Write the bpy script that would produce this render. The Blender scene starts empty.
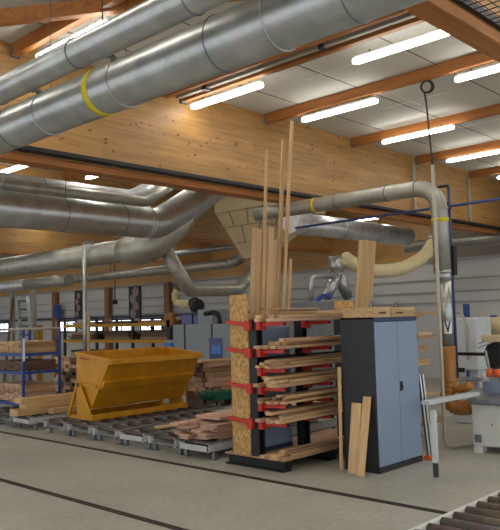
import bpy, bmesh, math, random
from mathutils import Vector, Matrix
random.seed(7)
S = bpy.context.scene
C = S.collection
R = math.radians
V = Vector

# ------------------------------------------------------------------ camera
CAM_H = 1.97; FPX = 716.3
pit, rol, yaw = R(4.29), R(1.51), R(43.36)
fw = V((math.cos(yaw)*math.cos(pit), math.sin(yaw)*math.cos(pit), math.sin(pit)))
rt = V((math.sin(yaw), -math.cos(yaw), 0)); dn = fw.cross(rt)
rt2 = math.cos(rol)*rt + math.sin(rol)*dn; dn2 = -math.sin(rol)*rt + math.cos(rol)*dn
cd = bpy.data.cameras.new('camera'); co = bpy.data.objects.new('camera', cd); C.objects.link(co)
co.matrix_world = Matrix(((rt2.x, -dn2.x, -fw.x, 0), (rt2.y, -dn2.y, -fw.y, 0), (rt2.z, -dn2.z, -fw.z, CAM_H), (0, 0, 0, 1)))
cd.sensor_fit = 'VERTICAL'; cd.sensor_height = 36; cd.lens = FPX*36/530; cd.clip_end = 200
S.camera = co
S.view_settings.view_transform = 'Standard'; S.view_settings.look = 'None'
S.view_settings.gamma = 1; S.view_settings.use_curve_mapping = False
S.view_settings.exposure = 0.22

def _ray(x, y): return rt2*((x-250)/FPX) + dn2*((y-265)/FPX) + fw
def PX(x, y, X): d = _ray(x, y); return V((0, 0, CAM_H)) + d*(X/d.x)      # survey of the photo: point on the plane X = const
def PY(x, y, Y): d = _ray(x, y); return V((0, 0, CAM_H)) + d*(Y/d.y)
def PZ(x, y, Z): d = _ray(x, y); return V((0, 0, CAM_H)) + d*((Z-CAM_H)/d.z)

# ------------------------------------------------------------------ materials
def lin(c): return tuple(((v/255)/12.92 if v/255 <= .04045 else ((v/255+.055)/1.055)**2.4) for v in c) + (1,)
def newmat(n):
    m = bpy.data.materials.new(n); m.use_nodes = True
    nt = m.node_tree; b = nt.nodes['Principled BSDF']; return m, nt, b
def nd(nt, t, **k):
    n = nt.nodes.new(t)
    for a, v in k.items():
        if a in n.inputs: n.inputs[a].default_value = v
        else: setattr(n, a, v)
    return n
def coords(nt, scale=(1, 1, 1)):
    tc = nd(nt, 'ShaderNodeTexCoord'); mp = nd(nt, 'ShaderNodeMapping'); mp.inputs['Scale'].default_value = scale
    nt.links.new(tc.outputs['Object'], mp.inputs['Vector']); return mp.outputs['Vector']
def ramp(nt, fac, stops):
    r = nd(nt, 'ShaderNodeValToRGB'); e = r.color_ramp.elements
    e[0].position, e[0].color = stops[0]; e[1].position, e[1].color = stops[-1]
    for p, c in stops[1:-1]: q = e.new(p); q.color = c
    nt.links.new(fac, r.inputs['Fac']); return r.outputs['Color']
def mix(nt, a, b, fac, mode='MIX'):
    m = nd(nt, 'ShaderNodeMix', data_type='RGBA', blend_type=mode)
    for s, v in ((6, a), (7, b), (0, fac)):
        if hasattr(v, 'is_linked'): nt.links.new(v, m.inputs[s])
        else: m.inputs[s].default_value = v
    return m.outputs[2]
def plain(n, rgb, rough=.5, metal=0, var=.12, sc=6, bump=0):
    m, nt, b = newmat(n); v = coords(nt, (sc, sc, sc)); t = nd(nt, 'ShaderNodeTexNoise', Scale=1.0, Detail=5.0)
    nt.links.new(v, t.inputs['Vector']); c = lin(rgb)
    lo = tuple(x*(1-var) for x in c[:3])+(1,); hi = tuple(min(1, x*(1+var)) for x in c[:3])+(1,)
    nt.links.new(ramp(nt, t.outputs['Fac'], [(.3, lo), (.7, hi)]), b.inputs['Base Color'])
    b.inputs['Roughness'].default_value = rough; b.inputs['Metallic'].default_value = metal
    if bump:
        bm_ = nd(nt, 'ShaderNodeBump', Strength=bump); nt.links.new(t.outputs['Fac'], bm_.inputs['Height']); nt.links.new(bm_.outputs['Normal'], b.inputs['Normal'])
    return m
def wood(n, light, dark, grain=(1.2, 26, 26), rnd=.35, rough=.6, knots=0, axis=0):
    """grain runs along local X (axis 0), Y or Z"""
    m, nt, b = newmat(n); g = list(grain)
    if axis: g[0], g[axis] = g[axis], g[0]
    v = coords(nt, tuple(g)); oi = nd(nt, 'ShaderNodeObjectInfo')
    ad = nd(nt, 'ShaderNodeVectorMath', operation='ADD'); mu = nd(nt, 'ShaderNodeMath', operation='MULTIPLY'); mu.inputs[1].default_value = 90
    nt.links.new(oi.outputs['Random'], mu.inputs[0]); nt.links.new(v, ad.inputs[0]); nt.links.new(mu.outputs[0], ad.inputs[1])
    t = nd(nt, 'ShaderNodeTexNoise', Scale=1.0, Detail=6.0, Roughness=.6); nt.links.new(ad.outputs[0], t.inputs['Vector'])
    col = ramp(nt, t.outputs['Fac'], [(.28, lin(dark)), (.62, lin(light))])
    if rnd:
        mr = nd(nt, 'ShaderNodeMapRange'); mr.inputs['To Min'].default_value = 1-rnd; mr.inputs['To Max'].default_value = 1+rnd*.5
        nt.links.new(oi.outputs['Random'], mr.inputs['Value']); hs = nd(nt, 'ShaderNodeHueSaturation'); nt.links.new(mr.outputs[0], hs.inputs['Value'])
        nt.links.new(col, hs.inputs['Color']); col = hs.outputs['Color']
    if knots:
        k = [2.2, 6, 6]
        if axis: k[0], k[axis] = k[axis], k[0]
        v2 = coords(nt, tuple(k)); vo = nd(nt, 'ShaderNodeTexVoronoi', Scale=1.0); nt.links.new(v2, vo.inputs['Vector'])
        kf = ramp(nt, vo.outputs['Distance'], [(.07, (1, 1, 1, 1)), (.17, (0, 0, 0, 1))])
        col = mix(nt, col, lin((96, 56, 24)), kf)
    nt.links.new(col, b.inputs['Base Color']); b.inputs['Roughness'].default_value = rough
    return m
def glulam(n, light, dark, axis, face):
    """lamellae stacked in 'face' direction (index), running along axis"""
    m, nt, b = newmat(n); g = [16, 16, 16]; g[axis] = 1.0
    v = coords(nt, tuple(g)); t = nd(nt, 'ShaderNodeTexNoise', Scale=1.0, Detail=6.0, Roughness=.62); nt.links.new(v, t.inputs['Vector'])
    col = ramp(nt, t.outputs['Fac'], [(.3, lin(dark)), (.6, lin(light))])
    # boards: brick pattern in (axis, z)
    tc = nd(nt, 'ShaderNodeTexCoord'); sp = nd(nt, 'ShaderNodeSeparateXYZ'); cb = nd(nt, 'ShaderNodeCombineXYZ')
    nt.links.new(tc.outputs['Object'], sp.inputs[0]); nt.links.new(sp.outputs[axis], cb.inputs[0]); nt.links.new(sp.outputs[face], cb.inputs[1])
    br = nd(nt, 'ShaderNodeTexBrick', Scale=1.0); br.inputs['Brick Width'].default_value = 2.1; br.inputs['Row Height'].default_value = .2
    br.inputs['Mortar Size'].default_value = .002; br.inputs['Color1'].default_value = (.82, .82, .82, 1); br.inputs['Color2'].default_value = (1.08, 1.08, 1.08, 1); br.inputs['Mortar'].default_value = (.55, .5, .45, 1)
    nt.links.new(cb.outputs[0], br.inputs['Vector'])
    col = mix(nt, col, br.outputs['Color'], .85, 'MULTIPLY')
    k = [9.5, 9.5, 9.5]; k[axis] = 5.2
    v2 = coords(nt, tuple(k)); vo = nd(nt, 'ShaderNodeTexVoronoi', Scale=1.0); nt.links.new(v2, vo.inputs['Vector'])
    kf = ramp(nt, vo.outputs['Distance'], [(.11, (1, 1, 1, 1)), (.21, (0, 0, 0, 1))])
    n2 = nd(nt, 'ShaderNodeTexNoise', Scale=1.3, Detail=2.0); nt.links.new(tc.outputs['Object'], n2.inputs['Vector'])
    ng = ramp(nt, n2.outputs['Fac'], [(.4, (0, 0, 0, 1)), (.5, (1, 1, 1, 1))])
    kf = mix(nt, kf, ng, 1.0, 'MULTIPLY')
    col = mix(nt, col, lin((112, 70, 28)), kf)
    nt.links.new(col, b.inputs['Base Color']); b.inputs['Roughness'].default_value = .5
    return m
def galv(n, rgb, rough=.36, metal=.85):
    m, nt, b = newmat(n); v = coords(nt, (9, 9, 9)); vo = nd(nt, 'ShaderNodeTexVoronoi', Scale=2.0); nt.links.new(v, vo.inputs['Vector'])
    t = nd(nt, 'ShaderNodeTexNoise', Scale=.5, Detail=4.0); nt.links.new(v, t.inputs['Vector'])
    c = lin(rgb); a1 = tuple(x*.82 for x in c[:3])+(1,); a2 = tuple(min(1, x*1.12) for x in c[:3])+(1,)
    col = mix(nt, ramp(nt, t.outputs['Fac'], [(.3, a1), (.7, a2)]), vo.outputs['Color'], .05)
    nt.links.new(col, b.inputs['Base Color']); b.inputs['Metallic'].default_value = metal
    mr = nd(nt, 'ShaderNodeMapRange'); mr.inputs['To Min'].default_value = rough-.06; mr.inputs['To Max'].default_value = rough+.1
    nt.links.new(t.outputs['Fac'], mr.inputs['Value']); nt.links.new(mr.outputs[0], b.inputs['Roughness'])
    return m
def emis(n, rgb, s):
    m, nt, b = newmat(n); b.inputs['Base Color'].default_value = lin(rgb); b.inputs['Emission Color'].default_value = lin(rgb); b.inputs['Emission Strength'].default_value = s
    return m
def concrete():
    m, nt, b = newmat('polished_concrete'); tc = nd(nt, 'ShaderNodeTexCoord')
    a = nd(nt, 'ShaderNodeTexNoise', Scale=.55, Detail=6.0, Roughness=.6); nt.links.new(tc.outputs['Object'], a.inputs['Vector'])
    c = nd(nt, 'ShaderNodeTexNoise', Scale=14.0, Detail=5.0); nt.links.new(tc.outputs['Object'], c.inputs['Vector'])
    k1 = ramp(nt, a.outputs['Fac'], [(.3, lin((160, 157, 147))), (.5, lin((175, 172, 161))), (.7, lin((187, 184, 173)))])
    k2 = ramp(nt, c.outputs['Fac'], [(.3, (.86, .86, .85, 1)), (.7, (1.06, 1.06, 1.05, 1))])
    nt.links.new(mix(nt, k1, k2, 1.0, 'MULTIPLY'), b.inputs['Base Color'])
    b.inputs['Roughness'].default_value = .5; b.inputs['Specular IOR Level'].default_value = .35
    return m
def osb(n):
    m, nt, b = newmat(n); v = coords(nt, (34, 34, 24)); vo = nd(nt, 'ShaderNodeTexVoronoi', Scale=1.0); nt.links.new(v, vo.inputs['Vector'])
    sp = nd(nt, 'ShaderNodeSeparateColor'); nt.links.new(vo.outputs['Color'], sp.inputs[0])
    nt.links.new(ramp(nt, sp.outputs[0], [(.0, lin((168, 124, 68))), (.5, lin((194, 150, 90))), (1, lin((214, 174, 114)))]), b.inputs['Base Color'])
    b.inputs['Roughness'].default_value = .65; return m

M = dict(
 floor=concrete(),
 ceil=plain('ceiling_panel', (204, 203, 194), .8, 0, .04, 1.5),
 seam=plain('panel_seam', (120, 115, 108), .8), white_strip=plain('white_joint_tape', (240, 238, 232), .6, 0, .02),
 beamX=glulam('spruce_panel_beam', (190, 146, 86), (158, 113, 58), 0, 2),
 joist=wood('joist_timber', (180, 116, 56), (144, 86, 38), (16, 1.0, 16), 0.0, .55),
 joistX=wood('joist_timber_cross', (180, 116, 56), (144, 86, 38), (1.0, 16, 16), 0.0, .55),
 wall=plain('wall_panel', (196, 194, 192), .7, 0, .05, .8), wallbrown=plain('wall_upper_panel', (140, 124, 112), .7, 0, .06, .8),
 wallline=plain('wall_seam', (158, 155, 152), .7), column=wood('wall_column_timber', (150, 106, 76), (116, 78, 54), (16, 16, 1.0), 0),
 rail=plain('rail_steel', (62, 52, 44), .5, .3, .25, 20),
 lamp=emis('lamp_diffuser', (255, 252, 244), 15.0), housing=plain('lamp_housing', (206, 204, 200), .5),
 glass=emis('daylit_window', (235, 242, 255), 2.6), frame=plain('window_frame', (60, 60, 78), .5),
 galv=galv('galvanised_duct', (178, 180, 178), .3, .75), galv_dull=galv('dull_galvanised_duct', (172, 170, 160), .42, .65), galv_bright=galv('bright_galvanised', (214, 216, 220), .34, .65),
 ring=galv('clamp_ring_steel', (120, 124, 128), .4), yellow=plain('yellow_tape', (212, 196, 30), .5, 0, .06),
 cream=plain('cream_hose', (222, 206, 160), .55, 0, .08), amber=plain('amber_hose', (158, 104, 40), .4, 0, .15), beige=plain('beige_panel', (196, 178, 140), .7, 0, .07, 2), beigeseam=plain('panel_joint', (140, 126, 98), .7),
 black=plain('black_plastic', (28, 28, 30), .5), blackmetal=plain('black_steel', (34, 35, 38), .45, .2), darkgrey=plain('dark_grey_steel', (62, 64, 68), .5, .3),
 cabdark=plain('cabinet_black', (40, 41, 46), .5), cabdoor=plain('cabinet_blue_grey', (134, 150, 176), .45, 0, .03), cabtrim=plain('cabinet_navy_trim', (52, 60, 92), .5),
 red=plain('red_steel', (196, 50, 32), .45, 0, .1), osb=osb('osb_sheet'),
 pine=wood('pine_board', (226, 190, 144), (190, 144, 98), rnd=.3), rough_=wood('sawn_brown_board', (204, 164, 124), (156, 114, 80), rnd=.45),
 pink=wood('pinkish_larch_board', (214, 176, 152), (178, 130, 108), rnd=.25), pale=wood('pale_fresh_board', (226, 192, 140), (196, 152, 98), rnd=.15), darkwood=wood('weathered_board', (120, 92, 70), (80, 58, 44), rnd=.35),
 stick=wood('tall_batten', (218, 182, 134), (182, 140, 94), rnd=.3),
 hop=plain('yellow_ochre_paint', (205, 142, 18), .45, 0, .14, 4), hopedge=plain('worn_ochre_edge', (166, 118, 40), .5, 0, .25, 12), redpaint=plain('red_marking', (190, 60, 30), .5),
 white=plain('white_machine_paint', (214, 214, 208), .45, 0, .04), offwhite=plain('pale_grey_paint', (196, 200, 202), .45, 0, .05), rollwhite=plain('white_channel', (196, 196, 194), .5, 0, .1, 10), roller=galv('worn_roller_steel', (116, 104, 96), .4, .7), rollerdull=galv('dark_roller_steel', (104, 92, 86), .45, .6), foot=galv('zinc_foot', (140, 146, 152), .45),
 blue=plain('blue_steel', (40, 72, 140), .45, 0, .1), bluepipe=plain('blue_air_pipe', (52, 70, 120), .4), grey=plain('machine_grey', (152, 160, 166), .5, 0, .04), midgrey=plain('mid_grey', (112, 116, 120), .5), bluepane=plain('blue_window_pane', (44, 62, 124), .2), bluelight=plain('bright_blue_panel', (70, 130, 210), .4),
 orange=plain('orange_plastic', (236, 96, 28), .45), yellowbeam=plain('rack_beam_yellow', (206, 150, 22), .5, 0, .12), green=plain('dark_green_paint', (22, 92, 70), .45), aluminium=galv('aluminium', (196, 200, 202), .35, .8), conduit=plain('grey_conduit', (170, 164, 150), .5), tablesteel=galv('table_cast_iron', (150, 152, 156), .35, .8), sticker=plain('white_sticker', (228, 230, 236), .5, 0, .02), paper=plain('poster_dark', (48, 36, 40), .5, 0, .5, 18), posterlight=plain('poster_picture', (150, 130, 128), .5, 0, .5, 22),
)

# ------------------------------------------------------------------ mesh helpers
class MB:
    def __init__(s): s.bm = bmesh.new()
    def poly(s, vs, fs):
        b = [s.bm.verts.new(v) for v in vs]
        for f in fs:
            try: s.bm.faces.new([b[i] for i in f])
            except ValueError: pass
        return s
    def box(s, a, b, ch=0):
        x0, x1 = sorted((a[0], b[0])); y0, y1 = sorted((a[1], b[1])); z0, z1 = sorted((a[2], b[2]))
        t = bmesh.new(); r = bmesh.ops.create_cube(t, size=1)
        for v in r['verts']: v.co = V(((x0+x1)/2+v.co.x*(x1-x0), (y0+y1)/2+v.co.y*(y1-y0), (z0+z1)/2+v.co.z*(z1-z0)))
        if ch: bmesh.ops.bevel(t, geom=t.edges[:], offset=min(ch, .45*min(x1-x0, y1-y0, z1-z0)), segments=2, affect='EDGES', profile=.5)
        return s.merge(t)
    def merge(s, t):
        me = bpy.data.meshes.new('t'); t.to_mesh(me); t.free(); s.bm.from_mesh(me); bpy.data.meshes.remove(me); return s
    def bar(s, a, b, w, h=None, up=(0, 0, 1), ch=0):
        a, b = V(a), V(b); h = h or w; d = (b-a); L = d.length; d.normalize(); u = V(up)
        sd = d.cross(u)
        if sd.length < 1e-4: sd = d.cross(V((0, 1, 0)))
        sd.normalize(); u = sd.cross(d)
        t = MB().box((0, -w/2, -h/2), (L, w/2, h/2), ch).bm
        m = Matrix((d, -sd, u)).transposed().to_4x4(); m.translation = a
        bmesh.ops.transform(t, matrix=m, verts=t.verts[:]); return s.merge(t)
    def prism(s, pts, axis, a, b):
        """polygon in the two other axes (cyclic order), extruded along axis from a to b"""
        def mk(p, q): 
            l = [0, 0, 0]; o = [i for i in range(3) if i != axis]; l[o[0]], l[o[1]], l[axis] = p[0], p[1], q; return l
        n = len(pts); vs = [mk(p, a) for p in pts]+[mk(p, b) for p in pts]
        s.poly(vs, [list(range(n))[::-1], list(range(n, 2*n))]+[[i, (i+1) % n, n+(i+1) % n, n+i] for i in range(n)])
        return s
    def tube(s, pts, r, n=16, fillet=0, fn=None, cap=True, seg=7):
        P = [V(p) for p in pts]
        if fillet:
            Q = [P[0]]
            for i in range(1, len(P)-1):
                a, b, c = P[i-1], P[i], P[i+1]; d1 = (a-b); d2 = (c-b); f = min(fillet, d1.length*.49, d2.length*.49)
                p, q = b+d1.normalized()*f, b+d2.normalized()*f
                for k in range(seg+1):
                    t = k/seg; Q.append(p*(1-t)**2+b*2*t*(1-t)+q*t*t)
            Q.append(P[-1]); P = Q
        rings = []; d = (P[1]-P[0]).normalized(); u = d.cross(V((0, 0, 1)))
        if u.length < .01: u = d.cross(V((0, 1, 0)))
        u.normalize()
        for i, p in enumerate(P):
            d = ((P[min(i+1, len(P)-1)]-P[max(i-1, 0)])).normalized(); u = (u-d*u.dot(d)).normalized(); w = d.cross(u)
            rr = fn(i/(len(P)-1)) if fn else r
            rings.append([s.bm.verts.new(p+(u*math.cos(2*math.pi*k/n)+w*math.sin(2*math.pi*k/n))*rr) for k in range(n)])
        for a, b in zip(rings, rings[1:]):
            for k in range(n):
                f = s.bm.faces.new((a[k], a[(k+1) % n], b[(k+1) % n], b[k])); f.smooth = True
        if cap: s.bm.faces.new(rings[0][::-1]); s.bm.faces.new(rings[-1])
        return s
    def cyl(s, a, b, r, n=16): return s.tube([a, b], r, n)
    def ringtorus(s, c, d, R_, r, n=20, m=6):
        c, d = V(c), V(d).normalized(); u = d.cross(V((0, 0, 1)))
        if u.length < .01: u = d.cross(V((0, 1, 0)))
        u.normalize(); w = d.cross(u); g = []
        for i in range(n):
            a = 2*math.pi*i/n; e = u*math.cos(a)+w*math.sin(a)
            g.append([s.bm.verts.new(c+e*(R_+r*math.cos(2*math.pi*j/m))+d*(r*math.sin(2*math.pi*j/m))) for j in range(m)])
        for i in range(n):
            for j in range(m):
                f = s.bm.faces.new((g[i][j], g[(i+1) % n][j], g[(i+1) % n][(j+1) % m], g[i][(j+1) % m])); f.smooth = True
        return s
    def build(s, name, mat, parent=None, origin=None):
        o_ = V(origin) if origin is not None else (V(parent['_o']) if parent is not None else V((0, 0, 0)))
        bmesh.ops.recalc_face_normals(s.bm, faces=s.bm.faces[:])
        bmesh.ops.translate(s.bm, vec=-o_, verts=s.bm.verts[:])
        me = bpy.data.meshes.new(name); s.bm.to_mesh(me); s.bm.free(); me.materials.append(M[mat])
        ob = bpy.data.objects.new(name, me); C.objects.link(ob)
        if parent is not None: ob.parent = parent
        else: ob.location = o_
        ob['_o'] = tuple(o_); return ob
def tag(o, label, cat, group=None, kind=None):
    o['label'] = label; o['category'] = cat
    if group: o['group'] = group
    if kind: o['kind'] = kind
    return o
def thing(name, label, cat, loc, group=None, kind=None):
    o = bpy.data.objects.new(name, None); C.objects.link(o); o.location = loc; o.empty_display_size = .1; o['_o'] = tuple(loc)
    return tag(o, label, cat, group, kind)
ORD = ['first', 'second', 'third', 'fourth', 'fifth', 'sixth', 'seventh', 'eighth', 'ninth', 'tenth', 'eleventh', 'twelfth']

def board(name, label, group, a, b, w, t, mat, up=(0, 0, 1), cat='board', ragged=0):
    """sawn board with eased edges and a faint bow; local X runs along the grain; a, b: middle of the cross-section"""
    a, b = V(a), V(b); d = b-a; L = d.length; d.normalize(); u = V(up); sd = d.cross(u)
    if sd.length < 1e-4: sd = d.cross(V((0, 1, 0)))
    sd.normalize(); u = sd.cross(d); c = min(.004, t*.2)
    prof = [(-w/2+c, -t/2), (w/2-c, -t/2), (w/2, -t/2+c), (w/2, t/2-c), (w/2-c, t/2), (-w/2+c, t/2), (-w/2, t/2-c), (-w/2, -t/2+c)]
    bm = bmesh.new(); rings = []; n = 7; bow = random.uniform(-1, 1)*.002*L*.5
    for i in range(n):
        x = L*i/(n-1); z = bow*0+0; y = bow*math.sin(math.pi*i/(n-1))
        rings.append([bm.verts.new((x+(ragged*random.uniform(-1, 1) if i in (0, n-1) else 0), p[0]+y, p[1])) for p in prof])
    for A, B in zip(rings, rings[1:]):
        for k in range(8): bm.faces.new((A[k], A[(k+1) % 8], B[(k+1) % 8], B[k]))
    bm.faces.new(rings[0][::-1]); bm.faces.new(rings[-1]); bmesh.ops.recalc_face_normals(bm, faces=bm.faces[:])
    me = bpy.data.meshes.new(name); bm.to_mesh(me); bm.free(); me.materials.append(M[mat])
    o = bpy.data.objects.new(name, me); C.objects.link(o)
    m = Matrix((d, -sd, u)).transposed().to_4x4(); m.translation = a; o.matrix_world = m
    return tag(o, label, cat, group)
def struct(name, mb, mat, label, cat): return tag(mb.build(name, mat), label, cat, kind='structure')

# ------------------------------------------------------------------ the hall
ZC, ZJ, ZB = 5.615, 5.44, 4.08
struct('floor', MB().box((-4, -4, -.2), (20.2, 46, 0)), 'floor', 'grey polished concrete workshop floor', 'floor')
struct('ceiling', MB().box((-4, -4, ZC), (20.2, 46, ZC+.15)), 'ceil', 'pale grey panelled ceiling between the timber joists', 'ceiling')
w_ = struct('wall_back', MB().box((20, -4, 0), (20.2, 46, 3.62)), 'wall', 'pale panelled far wall with a row of low windows', 'wall')
struct('trim_1', MB().box((19.97, 10.8, 3.62), (20.2, 46, ZC)), 'beamX', 'timber band running above the pale far wall', 'trim')
struct('trim_2', MB().box((19.95, -4, 3.62), (20.2, 10.8, ZC)), 'wallbrown', 'brownish grey band above the far wall at the right', 'trim')
struct('wall_left', MB().box((-4, 45.8, 0), (20, 46, ZC)), 'wall', 'pale end wall at the far left of the hall', 'wall')
for i, zz in enumerate((3.58, 3.0, 2.62, 2.3)):
    struct('trim_%d' % (i+3), MB().box((19.94 if i else 19.88, -4, zz), (20.0, 46, zz+(.03 if i else .06))), 'wallline', ['grey ledge along the top of the far wall', 'upper thin seam along the far wall', 'middle thin seam along the far wall', 'lowest thin seam along the far wall above the windows'][i], 'trim')
# floor rails
for nm, x, lab in (('floor_rail', 6.55, 'dark steel rail set in the floor in front of the cabinet and rollers'), ('floor_rail', 4.54, 'dark steel rail set in the floor nearest the camera at left')):
    b = MB().box((x-.035, -2, 0), (x-.012, 40, .012)).box((x+.012, -2, 0), (x+.035, 40, .012)).box((x-.012, -2, 0), (x+.012, 40, .003))
    tag(b.build(nm, 'rail'), lab, 'floor rail', kind='structure')
# beams
def big_beam(y0, y1, zb, x0, x1, label, tray=None):
    t = thing('glulam_beam', label, 'beam', ((x0+x1)/2, y0, zb), kind='structure')
    MB().box((x0, y0, zb+.1), (x1, y1, ZC)).build('panel', 'beamX', t)
    MB().box((x0, y0-.02, zb), (x1, y1+.02, zb+.1), .01).build('bottom_flange', 'joistX', t)
    if tray:
        ta, tb, tz = tray
        m = MB()
        for yy in (ta, tb): m.box((x0, yy-.012, tz), (x1, yy+.012, tz+.05))
        x = x0
        while x < x1:
            m.box((x, ta, tz), (x+.02, tb, tz+.012)); x += .1
        m.cyl((x0, ta+.09, tz+.03), (x1, ta+.09, tz+.03), .012, 8)
        m.build('cable_tray', 'blackmetal', t)
    return t
big_beam(8.40, 8.62, ZB, -4, 20, 'long knotty spruce beam crossing the hall, cable tray along its foot', (8.22, 8.37, 4.2))
big_beam(2.33, 2.49, ZB, -4, 20, 'near timber beam at the top right corner', None)
nb = [o for o in bpy.data.objects if o.get('label') == 'near timber beam at the top right corner'][0]
m = MB()
for yy, r in ((2.29, .018), (2.0, .018)): m.box((-4, yy-r, 4.19), (20, yy+r, 4.25))
for yy in (2.07, 2.14, 2.21): m.cyl((-4, yy, 4.2), (20, yy, 4.2), .004, 6)
for k in range(200): m.cyl((2+.09*k, 2.0, 4.195), (2+.09*k, 2.29, 4.195), .004, 6)
m.build('mesh_tray', 'blackmetal', nb)
big_beam(15.0, 15.24, 4.2, -4, 20, 'second long timber beam behind the knotty spruce one')
big_beam(21.0, 21.24, 4.2, -4, 20, 'farthest long timber beam, seen above the far wall')
# joists
JX = [-2.8, .2, 4.55, 6.75, 9.42, 12.05, 14.6, 17.25]
jl = 0
for x in JX:
    for (y0, y1, bay) in ((2.49, 8.4, 'front'), (8.62, 15.0, 'middle')):
        if x < 3 and bay == 'front': pass
        n = {4.55: 'above the upper left duct', 6.75: 'just right of the big duct', 9.42: 'with the hanging cable coil', 12.05: 'second from the cable coil towards the far wall', 14.6: 'third from the cable coil towards the far wall', 17.25: 'nearest the far wall', .2: 'at far left', -2.8: 'at the extreme left'}[x]
        b = MB().box((x-.05, y0, ZJ), (x+.05, y1, ZC), .008)
        o = b.build('ceiling_joist', 'joist', None, (x, y0, ZJ)); tag(o, 'brown ceiling joist in the %s bay, %s' % (bay, n), 'joist', kind='structure')
        if bay == 'front':
            h = MB().box((x-.06, y1-.05, ZJ-.012), (x+.06, y1, ZC-.04)).build('joist_hanger', 'midgrey', o)
            o2 = h
t = MB().box((7.38, 2.49, ZJ-.02), (7.48, 8.4, ZC), .008).build('ceiling_joist', 'joist', None, (7.43, 2.49, ZJ)); tag(t, 'brown ceiling joist carrying the two lamps nearest the big duct', 'joist', kind='structure')
MB().box((7.365, 8.33, ZJ-.04), (7.495, 8.4, ZC-.04)).build('joist_hanger', 'midgrey', t)
t = MB().box((7.02, 2.49, ZJ-.02), (7.1, 8.4, ZC), .008).build('ceiling_joist', 'joist', None, (7.06, 2.49, ZJ)); tag(t, 'brown ceiling joist partly hidden by the big duct', 'joist', kind='structure')
t = thing('cable_trunking', 'pale cable trunking running between the two joists beside the big duct', 'trunking', (7.2, 5, 5.4))
MB().box((7.2, 2.6, 5.42), (7.27, 8.3, 5.48), .004).build('trunking', 'conduit', t)
for yy in (3.2, 5.4, 7.6): MB().box((7.18, yy, 5.4), (7.29, yy+.08, ZC-.006)).build('bracket', 'darkgrey', t)
for k, xx in enumerate((14.35, 17.05)):
    b = MB().box((xx, 8.33, 4.3), (xx+.06, 8.398, 5.43), .006); tag(b.build('cover_strip', 'conduit', None, (xx, 8.36, 4.3)), ['grey cover strip on the spruce beam left of the vertical pipe elbow', 'grey cover strip on the spruce beam right of the blue drop pipe'][k], 'strip', kind='structure')
ba, bb = PZ(0, 18, 5.5), PZ(130, 3.5, 5.5)
b = MB().bar(ba+(ba-bb)*.25, bb+(bb-ba)*.9, .1, .17); tag(b.build('diagonal_brace', 'joistX'), 'diagonal timber brace at the top left corner', 'brace', kind='structure')
# ceiling panel seams and white joint crosses
m = MB()
for i in range(len(JX)-1):
    for yy in (3.6, 5.0, 6.4, 7.6): m.box((JX[i]+.05, yy-.012, ZC-.004), (JX[i+1]-.05, yy+.012, ZC))
struct('trim_7', m, 'seam', 'thin dark seams between the ceiling panels', 'trim')
for (a0, a1, xc, b0, b1, yc, lab) in ((6.75, 5.5, 8.45, 8.15, 8.8, 6.35, 'left'), (6.75, 5.5, 10.7, 10.1, 11.0, 6.2, 'middle'), (6.5, 5.2, 12.95, 12.6, 13.8, 6.2, 'right')):
    b = MB().box((xc-.012, a1, ZC-.008), (xc+.012, a0, ZC-.003)).box((b0, yc-.012, ZC-.008), (b1, yc+.012, ZC-.003))
    tag(b.build('ceiling_joint_cross', 'white_strip'), 'white cross-shaped joint on the ceiling, %s of the three' % lab, 'joint', kind='structure')
# lamps
def lamp(x, y, label, z=5.36, L=1.52):
    t = thing('ceiling_lamp', label, 'lamp', (x, y, z), 'fluorescent batten lamps under the ceiling')
    n = 10; pts = []
    for s_ in (1, -1):
        for k in range(n+1):
            a = math.pi*k/n if s_ == 1 else math.pi+math.pi*k/n
            pts.append((x+.062*math.cos(a), y+(L/2-.062)*s_+.062*math.sin(a)))
    MB().prism(pts, 2, z-.045, z+.0).build('diffuser', 'lamp', t)
    MB().box((x-.05, y-L/2+.04, z), (x+.05, y+L/2-.04, z+.035), .006).build('housing', 'housing', t)
    for s_ in (-1, 1): MB().cyl((x, y+s_*.5, z+.035), (x, y+s_*.5, (ZJ if z > 5 else ZC)+.0), .008, 8).build('hanger_rod', 'darkgrey', t)
    return t
lamp(7.52, 7.52, 'lit batten lamp next to the wood beam, just right of the big duct')
lamp(9.44, 6.83, 'lit batten lamp behind the tall standing battens, under the joist')
lamp(11.85, 6.78, 'lit batten lamp crossed by the hanging cable')
lamp(14.45, 6.8, 'lit batten lamp above the elbow of the vertical pipe')
lamp(17.25, 6.9, 'lit batten lamp farthest right, cut by the photo edge near the far wall')
lamp(7.76, 4.58, 'lit batten lamp at the top between duct and near beam')
lamp(9.47, 4.0, 'lit batten lamp at the upper right edge under the near beam')
lamp(4.66, 7.25, 'lit batten lamp above the upper left duct')
lamp(7.65, 14.0, 'lit batten lamp at the left edge behind the knotty beam')
lamp(9.42, 13.3, 'small lit lamp seen above the horizontal ducts behind the beam')
lamp(18.1, 12.0, 'lit batten lamp low behind the beam, beside the silver duct', 4.9)
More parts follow.
